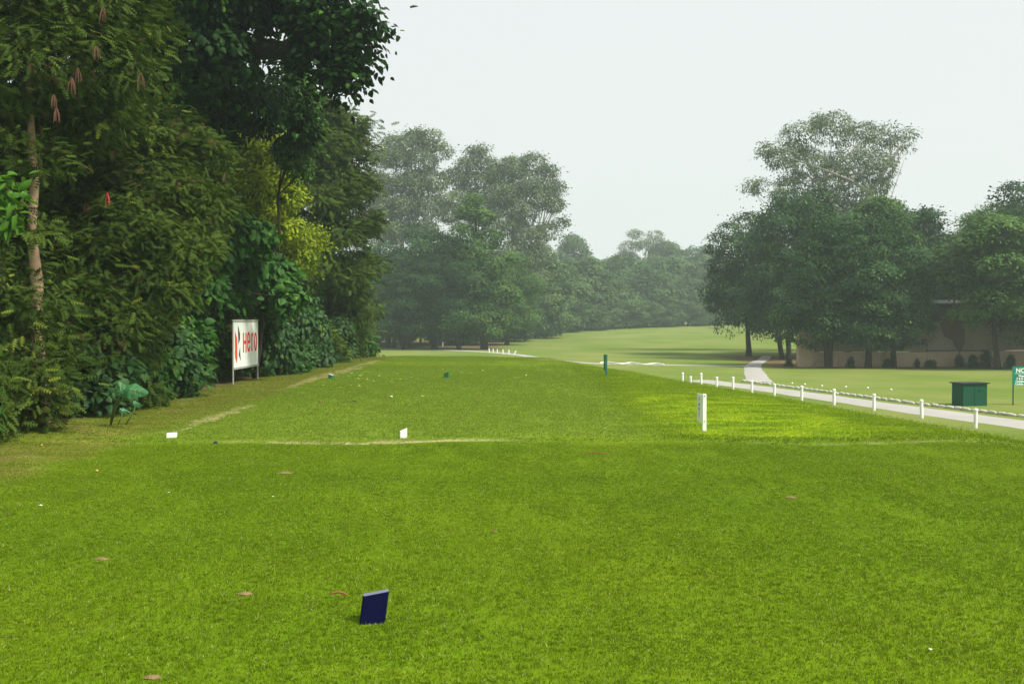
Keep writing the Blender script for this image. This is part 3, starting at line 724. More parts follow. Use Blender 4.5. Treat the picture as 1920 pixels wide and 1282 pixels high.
for (px, py, dd, L, Wd, an) in [(226, 730, 14.4, .17, .20, 118), (228, 732, 14.35, .20, .13, 8), (243, 727, 14.3, .27, .23, -12)]:
    rot = (Matrix.Rotation(radians(66 if an > 100 else 58), 3, 'X') @ Matrix.Rotation(radians(an), 3, 'Z')).to_euler()
    tip = Vector((gx(px, dd), dd, gz(py, dd))) - base
    v, f = ear_leaf(L, Wd); me = MBmesh('leaf', v, f, EAR)
    a = me.attributes.new('tone', 'FLOAT', 'POINT'); a.data.foreach_set('value', [random.random() * .3 + .3] * len(v))
    lf = link('leaf', me, ear, tip, rot)
    mb = MB(); mb.tube([(0, 0, .004), (L * .45, 0, .002 - L * .03), (L * .85, 0, -L * .14)], [.006, .004, .002], 5)
    for q in (-1, 1):
        for u in (.0, .25, .5): mb.tube([(L * u, 0, .002), (L * (u + .18), q * Wd * .3, -L * .07)], [.003, .001], 4)
    mb.build('vein', VEIN, lf)
    mb = MB(); mb.tube([(0, 0, 0), (tip.x * .3, tip.y * .3, tip.z * .5), (tip.x * .8, tip.y * .8, tip.z * .88), tuple(tip)], [.016, .013, .010, .006], 7)
    mb.build('stalk', STEM, ear, True)
for (dx, dy, hh) in ((.17, .04, .24), (.34, .12, .34)):
    v, f = ear_leaf(.13, .09); me = MBmesh('leaf', v, f, EAR)
    a = me.attributes.new('tone', 'FLOAT', 'POINT'); a.data.foreach_set('value', [.1] * len(v))
    link('leaf', me, ear, (dx, dy, hh), (radians(70), radians(20), dx * 3))
    mb = MB(); mb.tube([(dx * .5, dy, 0), (dx * .9, dy, hh * .6), (dx, dy, hh)], [.01, .008, .004], 6); mb.build('stalk', STEM, ear, True)

# ------------------------------------------------------------------ middle copse
def put(key, label, px, Y, rz, s, **k): return place(key, 'tree', label, 'tree', gx(px, Y), Y, rz, s, **k)
PT = lobes_px([(890, 374, 106, .8), (880, 400, 106, 1.1), (905, 408, 106, 1.2), (868, 438, 106, 1.4), (915, 448, 106, 1.5), (890, 470, 105, 1.7), (850, 490, 106, 1.6), (925, 500, 106, 1.7), (955, 482, 106, .8), (880, 530, 105, 1.9), (935, 550, 106, 1.8), (850, 560, 106, 1.7), (900, 590, 105, 1.9), (958, 560, 106, 1.1), (950, 600, 106, 1.2), (860, 610, 106, 1.4), (920, 622, 105, 1.1), (880, 630, 107, 1.0)])
own_tree('tree', 'tallest pointed evergreen of the middle copse beside the tiny white posts', PT, 30000, .30, 'quad', L_LIGHT, [((gx(908, 106), 106, tz(-3, 106) - .1), (gx(892, 106), 106, gz(400, 106)))], .34, BARK, 151, 9, clump=.5, per=44, under=.6, aspect=.5, flat=.45, up=.6, fill=.15)  # pale leaf colour stands in for the top light on this tree
put('ev_a', 'round evergreen in front of the pale gum trees, left of the pointed evergreen', 815, 110, 2.2, (1.3, 1.3, 1.42))
put('ev_b', 'bushy evergreen of the middle copse half hidden by the end of the left tree belt', 728, 112, .4, (1.4, 1.4, 1.22))
put('ev_b', 'low dark evergreen between the copse trunks, right in front', 765, 108, 3.2, (1.1, 1.1, 1.0))
put('ev_a', 'evergreen with two stems just left of the pointed evergreen', 860, 106, 4.2, (1.05, 1.05, 1.25))
put('ev_a', 'rounded evergreen at the right end of the middle copse', 950, 122, 5.2, (1.1, 1.1, 1.15), mat=L_LIGHT)
put('ev_b', 'dark evergreen at the back of the middle copse behind the two-stemmed tree', 845, 122, 5.9, (1.5, 1.5, 1.3))
put('ev_b', 'dark evergreen at the back of the middle copse near its left side', 765, 124, 1.3, (1.6, 1.6, 1.25))
put('ev_b', 'evergreen at the far left of the middle copse seen past the belt', 690, 118, 2.3, (1.5, 1.5, 1.15))
GL = lobes_px([(770, 272, 138, 2.0), (806, 265, 138, 1.9), (828, 285, 138, 1.3), (750, 300, 138, 1.8), (790, 305, 138, 2.2), (775, 345, 138, 2.4), (740, 345, 138, 2.0), (815, 345, 138, 2.0), (760, 390, 138, 2.3), (725, 400, 138, 2.0), (805, 390, 138, 2.2), (740, 435, 138, 2.2), (790, 435, 138, 2.4), (835, 380, 138, 1.6), (780, 255, 138, .9)])
own_tree('gum_tree', 'tall pale gum tree rising left behind the middle copse', GL, 26000, .40, 'quad', L_EUC,
         [((gx(775, 138), 138, -.8), (gx(785, 138), 138, gz(320, 138))), ((gx(776, 138), 138, gz(540, 138)), (gx(730, 138), 138, gz(370, 138))), ((gx(777, 138), 138, gz(520, 138)), (gx(825, 138), 138, gz(350, 138)))], .36, BARK_GUM, 141, 9, clump=.70, per=32, under=.7, aspect=.4, droop=.8, flat=.7)
GLL = lobes_px([(735, 268, 146, 1.4), (715, 300, 146, 1.9), (700, 340, 146, 2.2), (715, 380, 146, 2.3), (690, 420, 146, 2.3), (725, 440, 146, 2.0), (670, 370, 146, 2.2), (745, 285, 146, .9)])
own_tree('gum_tree', 'gum tree partly hidden by the left tree belt', GLL, 13000, .40, 'quad', L_EUC, [((gx(712, 146), 146, -.8), (gx(718, 146), 146, gz(310, 146)))], .34, BARK_GUM, 142, 8, clump=.70, per=32, under=.7, aspect=.4, droop=.8, flat=.7)
GC = lobes_px([(890, 290, 150, 1.5), (878, 315, 150, 1.7), (915, 308, 150, 1.4), (855, 335, 150, 1.9), (895, 345, 150, 2.2), (930, 330, 150, 1.9), (865, 375, 150, 2.3), (935, 375, 150, 2.4), (900, 400, 150, 2.4), (845, 400, 150, 2.0), (905, 280, 150, .8)])
own_tree('gum_tree', 'slimmer gum tree in the centre behind the middle copse', GC, 17000, .42, 'quad', L_EUC, [((gx(890, 150), 150, -.8), (gx(895, 150), 150, gz(320, 150))), ((gx(891, 150), 150, gz(480, 150)), (gx(930, 150), 150, gz(350, 150)))], .34, BARK_GUM, 143, 8, clump=.70, per=32, under=.7, aspect=.4, droop=.8, flat=.7)
GRt = lobes_px([(1000, 308, 142, 1.8), (962, 318, 142, 2.0), (1030, 325, 142, 1.3), (985, 345, 142, 2.4), (1045, 355, 142, 1.2), (950, 365, 142, 2.4), (1015, 370, 142, 2.2), (1052, 418, 142, 1.0), (975, 400, 142, 2.6), (1028, 435, 142, 1.6), (990, 450, 142, 2.6), (945, 420, 142, 2.4), (1010, 480, 142, 2.2), (960, 480, 142, 2.6), (1040, 385, 142, 1.2), (1025, 350, 142, 1.6), (1000, 520, 142, 2.2)])
own_tree('gum_tree', 'spreading gum tree rising right behind the middle copse', GRt, 30000, .40, 'quad', L_EUC,
         [((gx(975, 142), 142, -.8), (gx(985, 142), 142, gz(340, 142))), ((gx(976, 142), 142, gz(520, 142)), (gx(1035, 142), 142, gz(400, 142))), ((gx(976, 142), 142, gz(500, 142)), (gx(945, 142), 142, gz(370, 142)))], .38, BARK_GUM, 144, 9, clump=.70, per=32, under=.7, aspect=.4, droop=.8, flat=.7)
put('far_a', 'hazy round tree at the right foot of the spreading gum', 1010, 158, .8, (.95, .95, .92))
put('far_b', 'hazy tree behind the right end of the middle copse', 975, 150, 2.8, (1.0, 1.0, 1.1))

for q, (px, Yb) in enumerate([(680, 126), (705, 120), (732, 126), (760, 122), (788, 127), (815, 121), (842, 127), (868, 124), (893, 128), (918, 134), (942, 140), (965, 134), (985, 139), (1004, 148)]):
    place('backing', 'tree', 'low dark bushy tree filling the gaps between the trunks of the middle copse', 'tree', gx(px, Yb), Yb, q * 1.7, (1.05, 1.0, .9), 'low bushy trees inside the middle copse', mat=L_MANGO)
# ------------------------------------------------------------------ distant wood closing the fairway
far = [('far_b', 1045, 176, .3, (1.0, 1.0, 1.0), 'hazy tree of the distant wood next to the gum trees'),
       ('far_a', 1085, 186, 1.7, (1.1, 1.1, .98), 'light green hazy tree of the distant wood, second from the gums'),
       ('far_b', 1130, 190, 2.9, (1.1, 1.1, .92), 'hazy tree in the left half of the distant wood with a low rounded front'),
       ('far_a', 1165, 204, 4.1, (1.1, 1.1, 1.06), 'hazy tree in the middle of the distant wood'),
       ('far_b', 1205, 200, .9, (1.1, 1.1, 1.03), 'hazy spreading tree beneath the tall domed tree of the distant wood'),
       ('far_a', 1240, 208, 2.0, (1.05, 1.05, 1.05), 'hazy tree right of centre in the distant wood'),
       ('far_b', 1280, 212, 3.6, (1.1, 1.1, 1.1), 'hazy tree of the distant wood near the large right group'),
       ('far_a', 1322, 214, 5.5, (1.1, 1.1, 1.05), 'hazy tree of the distant wood touching the large right group'),
       ('far_b', 1370, 216, 1.5, (1.2, 1.2, 1.0), 'distant tree glimpsed behind the left evergreen of the right group'),
       ('far_a', 1072, 236, 3.1, (1.0, 1.0, 1.6), 'very hazy tall tree behind the distant wood, by the gum trees'),
       ('gum_b', 1205, 245, 2.6, (1.5, 1.5, 1.12), 'very hazy tall domed tree above the distant wood'),
       ('far_b', 1120, 232, 4.6, (1.3, 1.3, 1.25), 'hazy tree in the second row of the distant wood, left part'),
       ('far_b', 1160, 246, 5.3, (1.3, 1.3, 1.4), 'hazy tree in the second row of the distant wood below the dome'),
       ('far_a', 1250, 250, .2, (1.3, 1.3, 1.5), 'faint tree at the right shoulder of the domed far tree'),
       ('far_a', 1312, 262, 1.1, (1.2, 1.2, 1.5), 'faint round-topped tree behind the distant wood on the right'),
       ('far_b', 1385, 260, 2.2, (1.5, 1.5, 1.4), 'faint tree far behind the right group'),
       ('far_b', 1015, 225, 3.3, (1.3, 1.3, 1.3), 'hazy tree behind the spreading gum')]
for key, px, Y, rz, s, lab in far: put(key, lab, px, Y, rz, s)
for q, px in enumerate((1035, 1068, 1100, 1135, 1172, 1210, 1250, 1290, 1330)):
    Yb = 172 + q * 4.2
    place('backing', 'tree', 'low dark bushy tree filling the foot of the distant wood', 'tree', gx(px, Yb), Yb, q * 1.3, (1.4, 1.2, .62), 'low trees at the foot of the distant wood', mat=L_FAR)
# wood going on beyond the frame, so the horizon stays closed from beside the camera
for q, (x, y, s) in enumerate([(-45, 130, 1.5), (-33, 122, 1.4), (-60, 145, 1.6), (-75, 160, 1.7), (75, 120, 1.4), (62, 110, 1.3), (90, 135, 1.5)]):
    place(('far_a', 'far_b')[q % 2], 'tree', 'tree of the surrounding wood beyond the clearing', 'tree', x, y, q * 1.1, (s, s, 1.2), 'surrounding wood')

# ------------------------------------------------------------------ right hand group
put('ev_a', 'leftmost dark evergreen of the right group, standing by itself at the path', 1404, 86, 0.6, (1.0, 1.0, 1.30))
put('ev_b', 'broad evergreen with several stems beside the forking path', 1478, 77, 2.1, (.98, .98, 1.36))
put('ev_c', 'peaked evergreen behind the left half of the right group', 1530, 82, 1.4, (1.15, 1.15, 1.26))
put('ev_b', 'evergreen in front of the cream wall, its dark trunk left of centre', 1556, 65.2, 3.6, (.86, .86, 1.06))
put('ev_a', 'evergreen in front of the cream wall with low hanging boughs', 1628, 65.0, 5.1, (.88, .88, 1.06))
put('li_a', 'mixed yellow-green tree above the middle of the cream wall', 1640, 78, .4, (1.0, 1.0, 1.42))
put('ev_b', 'slim leaning tree before the wall, just left of the maroon cladding', 1678, 65.2, 1.2, (.58, .58, .98))
put('ev_c', 'dark pointed evergreen behind the wall above the maroon cladding', 1735, 80, 2.2, (1.15, 1.15, 1.10))
put('li_a', 'light green spreading tree in front of the wall near the notice board', 1872, 62.5, 2.9, (.98, .98, 1.10))
put('ev_a', 'tall evergreen rising at the right edge of the view', 1945, 76, 1.9, (1.15, 1.15, 1.42))
put('ev_b', 'dark evergreen behind the pink-roofed house at right', 1865, 84, 4.9, (1.15, 1.15, 1.35), mat=L_LIGHT)
put('ev_b', 'evergreen in front of the wall beyond the right end of the view', 1990, 64, 4.4, (1.0, 1.0, 1.1))
put('ev_a', 'evergreen behind the wall filling the gap over its middle', 1590, 88, 4.4, (1.3, 1.3, 1.3))
put('li_a', 'round pale tree at the right shoulder of the big gum', 1662, 98, 5.4, (.9, .9, 1.62), mat=L_EUC)
put('ev_b', 'low tree in the dip between the gum and the right edge trees', 1790, 90, .9, (1.2, 1.2, 1.15))
put('far_b', 'hazy tree behind the right group near the frame edge', 1830, 130, .5, (1.3, 1.3, 1.2))
# big gum of the right group, built to its own outline
Gm = lobes_px([(1500, 260, 95, 1.9), (1560, 245, 95, 2.0), (1620, 260, 96, 2.0), (1465, 300, 94, 1.5), (1520, 310, 95, 2.0), (1590, 310, 95, 2.2), (1640, 315, 95, 1.8), (1440, 285, 94, .8), (1680, 270, 95, 1.2), (1700, 255, 95, .8), (1665, 245, 95, .8),
               (1545, 360, 95, 1.8), (1610, 365, 95, 1.8), (1480, 345, 95, 1.3), (1430, 352, 94, .9), (1405, 350, 94, .7), (1460, 370, 94, 1.0), (1650, 350, 95, 1.0), (1540, 235, 95, 1.2), (1580, 400, 96, 1.8), (1500, 400, 95, 1.4), (1660, 300, 95, .9), (1700, 280, 95, .5), (1415, 365, 94, .5), (1530, 425, 96, 1.7), (1600, 440, 96, 1.8), (1650, 400, 96, 1.3)])
own_tree('gum_tree', 'great gum tree with pale leaning limbs towering over the right group', Gm, 31000, .28, 'quad', L_EUC,
         [((gx(1595, 95), 95, -1.6), (gx(1615, 95), 95, gz(330, 95))), ((gx(1597, 95), 95, gz(420, 95)), (gx(1690, 95), 95, gz(270, 95))), ((gx(1596, 95), 95, gz(440, 95)), (gx(1500, 95), 95, gz(290, 95))), ((gx(1560, 96), 96, -1), (gx(1540, 96), 96, gz(280, 95)))], .32, BARK_GUM, 131, 9, clump=.50, per=30, under=.7, aspect=.36, droop=.8, flat=.7)
for q, (px, Y, s) in enumerate([(1595, 64.6, .55), (1665, 64.9, .6), (1745, 64.8, .6), (1800, 64.8, .5), (1825, 64.8, .65), (1850, 64.6, .75), (1895, 64.8, .5), (1480, 66.5, .5), (1720, 64.9, .35)]):
    place(('lowf', 'low1', 'lowf')[q % 3], 'wall_plant', '%s small dark plant at the foot of the cream wall' % NUM[q], 'plant', gx(px, Y), Y, q, (s * (.5 + .5 * random.random()), s * .6, s * (.4 + .9 * random.random())), 'plants at the foot of the cream wall', mat=L_DARK)

# ------------------------------------------------------------------ wall and buildings at right
PLASTER = simple('cream_plaster', (.44, .33, .225), .9, .14, .8, .1, .3, 14, dirt=(.16, .13, .10), dirt_amt=.6)
PLASTER2 = simple('grey_plaster', (.24, .20, .165), .9, .15, .7, .1, .2, 14, dirt=(.12, .10, .08), dirt_amt=.6)
LEDGE = simple('dark_ledge', (.10, .08, .07), .8, .2, 3)
MAROON = simple('maroon_cladding', (.085, .03, .035), .7, .2, 2)
WHITE_R = simple('white_roof', (.75, .74, .72), .6, .08, 2, dirt=(.4, .35, .3))
PINK = simple('pink_render', (.62, .48, .45), .8, .08, 1)
YW = 66.0; wz = -1.5
wall = thing('boundary_wall', 'long cream plastered wall behind the tree trunks on the right', 'wall', (gx(1497, YW), YW, wz))
x0 = gx(1497, YW)
def wpart(name, px0, px1, py0, py1, th, mat, dy=0.0, parent=wall):
    a, b = gx(px0, YW) - x0, gx(px1, YW) - x0; z1, z0 = gz(py0, YW) - wz, gz(py1, YW) - wz
    mb = MB(); mb.box(((a + b) / 2, dy + th / 2, (z0 + z1) / 2), (b - a, th, z1 - z0), 0, .012); return mb.build(name, mat, parent)
wpart('pillar', 1497, 1526, 619, 691, .6, PLASTER, -.12)
for px0, px1 in ((1526.3, 1572), (1572.6, 1654), (1654.6, 1738.5), (1739, 1841.5), (1842, 1930), (1930.5, 2060), (2060.5, 2200)):
    wpart('wall_panel', px0, px1, 657.5 if px0 > 1700 else 660, 691, .32, PLASTER, 0)
for px0, px1 in ((1526.3, 1572), (1572.6, 1616), (1616.5, 1654), (1654.6, 1695), (1695.5, 1738.5), (1739, 1788), (1788.5, 1824), (1824.5, 1870), (1870.5, 1930), (1930.5, 2060), (2060.5, 2200)):
    wpart('upper_panel', px0, px1, 612 if px0 < 1730 else 604, 656.5 if px0 > 1700 else 659, .22, PLASTER2, .06)
wpart('ledge', 1738, 1850, 655.8, 658.6, .42, LEDGE, -.14)
wpart('coping', 1526, 2200, 609 if 0 else 601.5, 604, .4, LEDGE, .0)
shed = thing('maroon_shed', 'maroon clad shed with a white flat roof rising behind the wall', 'shed', (gx(1735, 66.9), 66.9, wz))
mb = MB(); mb.box((1.1, 1.2, 2.1), (2.5, 2.2, 4.2), 0, .02); mb.build('wall', MAROON, shed)
mb = MB(); mb.box((1.25, 1.1, 4.33), (3.1, 2.8, .20), 0, .02); mb.build('roof', WHITE_R, shed)
mb = MB(); mb.prism([(.3, 3.9), (2.2, 3.9), (2.2, 1.6), (1.9, .9), (1.5, 1.7), (.9, 2.0)], .06)
o = mb.build('hanging_sheet', MAROON, shed, loc=(0, -.98, 0))
house = thing('pink_house', 'pale pink house with a white sloping roof behind the right wall', 'house', (gx(1832, 84), 84, wz))
mb = MB(); mb.box((5, 3, 2.2), (11, 6, 4.4), 0, .02); mb.build('wall', PINK, house)
mb = MB(); mb.add([(-1, -.6, 4.4), (11, -.6, 4.4), (11, 6.6, 4.4), (-1, 6.6, 4.4), (.6, 1.6, 5.7), (9.6, 1.6, 5.7), (9.6, 4.4, 5.7), (.6, 4.4, 5.7)], [(0, 1, 5, 4), (1, 2, 6, 5), (2, 3, 7, 6), (3, 0, 4, 7), (4, 5, 6, 7), (3, 2, 1, 0)])
mb.build('roof', WHITE_R, house)
for q in (1.2, 4.2, 7.2):
    mb = MB(); mb.box((q, -.02, 3.0), (1.1, .1, 1.2)); mb.build('window', LEDGE, house)

# ------------------------------------------------------------------ post row along the cart path
POSTW = simple('white_post_paint', (.76, .76, .73), .6, .07, 6, dirt=(.35, .32, .25), dirt_amt=.6)
posts = [(1831, 803, 767), (1730, 784, 750), (1640, 770, 739), (1565, 760, 730), (1504, 751, 724), (1452.5, 743, 720), (1410.5, 737, 714), (1375, 732, 707), (1344, 729, 707), (1315.5, 725, 700), (1295.5, 722, 706), (1280.5, 719, 699)]
def post_mesh(r, h):
    mb = MB(); mb.tube([(0, 0, -.15), (0, 0, h * .86)], [r, r], 12); a = mb.mesh('shaft', POSTW)
    mb = MB(); mb.tube([(0, 0, h * .86), (0, 0, h * .875), (0, 0, h * .9), (0, 0, h * .97), (0, 0, h)], [r * 1.0, r * 1.22, r * 1.22, r * 1.05, r * .6], 12); b = mb.mesh('cap', POSTW)
    return a, b
pm = post_mesh(.052, .56)
ordn = ['first', 'second', 'third', 'fourth', 'fifth', 'sixth', 'seventh', 'eighth', 'ninth', 'tenth', 'eleventh', 'last']
for q, (px, pb, pt) in enumerate(posts):
    Y = 3.1 * FPX / (pb - HOR); x = gx(px, Y)
    lab = {0: 'white post nearest the notice board in the row along the cart path', 11: 'end white post of the cart path row, on the side of the green distance marker'}.get(q, '%s white post of the cart path row, counted from the notice board end' % ordn[q])
    o = thing('fence_post', lab, 'post', (x, Y, tz(x, Y)), q * .4, 'white posts along the cart path')
    o.rotation_euler = (random.uniform(-.03, .03), random.uniform(-.03, .03), q * .4)
    hs = ((pb - pt) / FPX * Y + .02) / .56; o.scale = (1, 1, hs)
    link('shaft', pm[0], o); link('cap', pm[1], o)
for q, px in enumerate((917, 924.5, 932, 943, 954, 963.5)):
    Y = 95 - q * 1.2; x = gx(px, Y)
    mb = MB(); mb.tube([(0, 0, -.1), (0, 0, .36), (0, 0, .40)], [.06, .06, .04], 8); o = mb.build('fence_post', POSTW, loc=(x, Y, tz(x, Y)))
    if q == 5: o.rotation_euler = (0, .5, 0)
    if q == 2: o.rotation_euler = (0, .05, 0)
    tag(o, 'tiny leaning white post at the end of the far row by the copse' if q == 5 else '%s tiny white post from the trunk in the far row by the copse' % ordn[q], 'post', 'tiny white posts by the copse')
x = gx(830, 118); mb = MB(); mb.tube([(0, 0, -.1), (0, 0, .5)], .08, 8); tag(mb.build('fence_post', POSTW, loc=(x, 118, tz(x, 118))), 'single pale post in front of the dark copse', 'post')

# white painted edging stones
STONE = simple('whitewashed_stone', (.50, .48, .44), .9, .18, 5, .1, .6, 25, dirt=(.16, .11, .08), dirt_amt=.8)
edge = thing('path_edging', 'line of whitewashed edging stones along the far side of the cart path', 'edging', (15.4, 33, -1.5))
EL = smooth_line([(18.6, 24.5, 0), (17.2, 29.2, 0), (15.9, 33, 0), (14.8, 37, 0), (13.65, 42, 0), (12.6, 46.5, 0), (11.65, 50.2, 0)], 60)
stm = []
for q in range(4):
    mb = MB(); r = random.Random(q); n = 5
    mb.tube([(-.185 + .37 * i / (n - 1), r.uniform(-.01, .01), r.uniform(-.008, .008)) for i in range(n)], [.045, .066, .07, .066, .047], 10)
    stm.append(mb.mesh('edging_stone', STONE, True))
acc = 0; last = EL[0]; cnt = 0
for p in EL[1:]:
    acc += (p - last).length
    if acc >= .385:
        acc = 0; t = (p - last).normalized(); a = math.atan2(t.y, t.x)
        o = link('edging_stone', stm[cnt % 4], edge, (p.x - 15.4 + random.uniform(-.03, .03), p.y - 33, tz(p.x, p.y) + 1.5 + .035 + random.uniform(-.014, .008)), (random.uniform(-.3, .3), random.uniform(-.07, .07), a + random.uniform(-.10, .10)))
        o.scale = (1, random.uniform(.85, 1.1), random.uniform(.85, 1.15)); cnt += 1
    last = p
# little raised bank behind the stones, longer grass
CORD = simple('white_cord', (.78, .78, .74), .6, .05, 5)
mb = MB(); pts = []
for q in range(40):
    u = q / 39; px = 1125 + 120 * u; Y = 70.5 - 3 * u + .9 * sin(u * 16) * (1 - u * .5)
    pts.append((gx(px, Y), Y, -1.5 + .07 + .05 * abs(sin(u * 9))))
mb.tube(pts, .05, 6); o = mb.build('cord', CORD, smooth=True); tag(o, 'slack white cord lying in loops beside the far path', 'cord')

# white range balls on the lower lawn
BALL = simple('white_ball', (.85, .85, .84), .35, .03, 5)
bm_ = MB(); bm_.tube([(0, 0, -.045), (0, 0, -.038), (0, 0, -.02), (0, 0, 0), (0, 0, .02), (0, 0, .038), (0, 0, .045)], [.004, .026, .041, .046, .041, .026, .004], 12)
ballm = bm_.mesh('ball', BALL, True)
for px, py in ((1486, 720), (1510, 722), (1542, 725), (1587, 727), (1628, 729), (1672, 732)):
    Y = 3.1 * FPX / (py - HOR); x = gx(px, Y)
    tag(link('marker_ball', ballm, None, (x, Y, tz(x, Y) + .04)), '%s small white ball from the wall end of the line on the lower lawn' % {1486: 'first', 1510: 'second', 1542: 'third', 1587: 'fourth', 1628: 'fifth', 1672: 'sixth'}[px], 'ball', 'white balls on the lower lawn')

# ------------------------------------------------------------------ green bin box
GREEN = simple('green_paint', (.001, .062, .030), .6, .08, 3, .2, dirt=(.01, .06, .03), dirt_amt=.4)
DKROOF = simple('black_roof_sheet', (.012, .016, .018), .5, .3, 5)
Y = 36.2; bxp = gx(1819, Y)
box = thing('green_box', 'green metal box with a black lid standing on the lower lawn', 'box', (bxp, Y, tz(bxp, Y)), radians(12))
h = .80
mb = MB(); mb.box((0, -.30, h / 2), (.98, .02, h)); mb.build('front_panel', GREEN, box)
mb = MB(); mb.box((0, .30, h / 2), (.98, .02, h)); mb.build('back_panel', GREEN, box)
for sx in (-1, 1):
    mb = MB(); mb.box((sx * .50, 0, h / 2), (.02, .58, h)); mb.build('side_panel', GREEN, box)
mb = MB(); mb.add([(-.56, -.37, h + .002), (.56, -.37, h + .002), (.56, .37, h + .002), (-.56, .37, h + .002), (-.56, -.37, h + .04), (.56, -.37, h + .04), (.56, .37, h + .04), (-.56, .37, h + .04)],
                  [(0, 3, 2, 1), (4, 5, 6, 7), (0, 1, 5, 4), (1, 2, 6, 5), (2, 3, 7, 6), (3, 0, 4, 7)]); mb.build('lid', DKROOF, box)
mb = MB(); mb.box((0, -.315, h * .5), (.03, .012, h * .96)); mb.build('seam', GREEN, box)
mb = MB(); mb.box((.2, -.33, h * .72), (.12, .03, .02)); mb.build('handle', DKROOF, box)

# ------------------------------------------------------------------ lettering
def text(name, s, size, mat, parent, loc, rot=(pi / 2, 0, 0), offset=0.0, sx=1.0, ext=.002, align='LEFT', space=1.0, label=None):
    cu = bpy.data.curves.new(name, 'FONT'); cu.body = s; cu.size = size; cu.offset = offset; cu.extrude = ext; cu.align_x = align
    cu.space_character = space; cu.resolution_u = 4
    t = bpy.data.objects.new(name + '_tmp', cu); C.objects.link(t)
    bpy.context.view_layer.update()
    me = bpy.data.meshes.new_from_object(t.evaluated_get(bpy.context.evaluated_depsgraph_get()))
    bpy.data.objects.remove(t); me.materials.clear(); me.materials.append(mat); me.name = name
    return tag(link(name, me, parent, loc, rot, (sx, 1, 1)), label)
SGREEN = simple('sign_green', (.004, .20, .12), .4, .05, 3)
SWHITE = simple('sign_white', (.80, .86, .83), .5, .03, 3)
METAL_D = simple('dark_green_metal', (.02, .06, .045), .5, .2, 5)
Y = 36.2; sxp = gx(1901, Y)
sg = thing('notice_board', 'green notice board with white capital letters on a thin post', 'sign', (sxp, Y, tz(sxp, Y)), radians(-4))
zb, zt = gz(723, Y) + 1.5, gz(687, Y) + 1.5
mb = MB(); mb.box((.56, .012, (zb + zt) / 2), (1.18, .014, zt - zb)); mb.build('panel', SGREEN, sg)
for q in (0.02, 1.08):
    mb = MB(); mb.box((q, .05, zt / 2 - .05), (.035, .035, zt + .05)); mb.build('post', METAL_D, sg)
for s, size, x, z, off in (('NOTICE', .215, .09, zt - .215, .006), ('Please', .10, .19, zt - .375, .004), ('F & B of', .10, .12, zt - .475, .004), ('Caddie Ta', .105, .08, zt - .575, .004), ('Caddie Te', .105, .06, zt - .672, .004)):
    text('lettering', s, size, SWHITE, sg, (x, .003, z), offset=off)
mb = MB(); mb.box((.56, .002, zt - .255), (1.0, .006, .016)); mb.build('underline', SWHITE, sg)

# ------------------------------------------------------------------ advertising board
BOARD = simple('board_white', (.74, .77, .76), .45, .03, 2)
ALU = simple('board_frame', (.32, .33, .30), .45, .15, 6)
RED_L = simple('print_red', (.68, .025, .03), .45, .04, 3)
ORANGE_L = simple('print_orange_red', (.70, .06, .02), .45, .04, 3)
BLACK_L = simple('print_black', (.015, .015, .018), .45, .05, 3)
ya, yb = 23.9, 26.05; xa, xb = gx(437, ya), gx(482.5, yb)
ang = math.atan2(yb - ya, xb - xa); Wb = math.hypot(xb - xa, yb - ya)
bd = thing('advertising_board', 'white board with red Hero lettering and a red and black emblem on two metal legs', 'sign', (xa, ya, tz(xa, ya)), ang)
zt, zb = 1.60, .42
g0 = tz(xa, ya); zt -= g0; zb -= g0; Hb = zt - zb
mb = MB(); mb.box((Wb / 2, 0, (zt + zb) / 2), (Wb, .018, Hb)); mb.build('panel', BOARD, bd)
for z in (zt - .012, zb + .012):
    mb = MB(); mb.box((Wb / 2, 0, z), (Wb + .05, .05, .05), 0, .006); mb.build('rail', ALU, bd)
for q in (-.012, Wb + .012):
    mb = MB(); mb.box((q, .004, (zt - .12) / 2 - .05), (.034, .034, zt + .08), 0, .006); mb.build('leg', ALU, bd)
# the face towards the lawn is local -Y; x runs away from the camera
fy = -.011
def shape(name, pts, mat):
    mb = MB(); mb.prism([(x * Wb, zb + z * Hb) for x, z in pts], .003); mb.build(name, mat, bd, loc=(0, fy - .003, 0))
shape('emblem_bar', [(.05, .77), (.065, .75), (.115, .66), (.135, .60), (.135, .22), (.115, .12), (.05, .24)], ORANGE_L)
shape('emblem_arrow', [(.17, .89), (.245, .72), (.245, .60), (.185, .50), (.185, .53)], BLACK_L)
shape('emblem_arrow', [(.245, .43), (.20, .30), (.20, .27), (.27, .16), (.25, .30)], BLACK_L)
def stroke(name, pts, w, mat, closed=False):
    """flat stroke of width w along pts on the board"""
    n = len(pts); v = []; f = []; m = n if closed else n
    for i in range(n):
        a = pts[(i - 1) % n] if (closed or i > 0) else pts[i]; b = pts[(i + 1) % n] if (closed or i < n - 1) else pts[i]
        t = Vector((b[0] - a[0], b[1] - a[1])).normalized(); nn = Vector((-t.y, t.x)) * w / 2
        v += [(pts[i][0] + nn.x, 0, pts[i][1] + nn.y), (pts[i][0] - nn.x, 0, pts[i][1] - nn.y), (pts[i][0] + nn.x, .004, pts[i][1] + nn.y), (pts[i][0] - nn.x, .004, pts[i][1] - nn.y)]
    for i in range(n if closed else n - 1):
        a = i * 4; b = ((i + 1) % n) * 4
        f += [(a, a + 1, b + 1, b), (a + 2, b + 2, b + 3, a + 3), (a, b, b + 2, a + 2), (a + 1, a + 3, b + 3, b + 1)]
    return v, f
def letter(strokes):
    mb = MB()
    for pts, w, cl in strokes: mb.add(*stroke('', pts, w, RED_L, cl))
    mb.build('letter', RED_L, bd, loc=(0, fy - .004, 0))
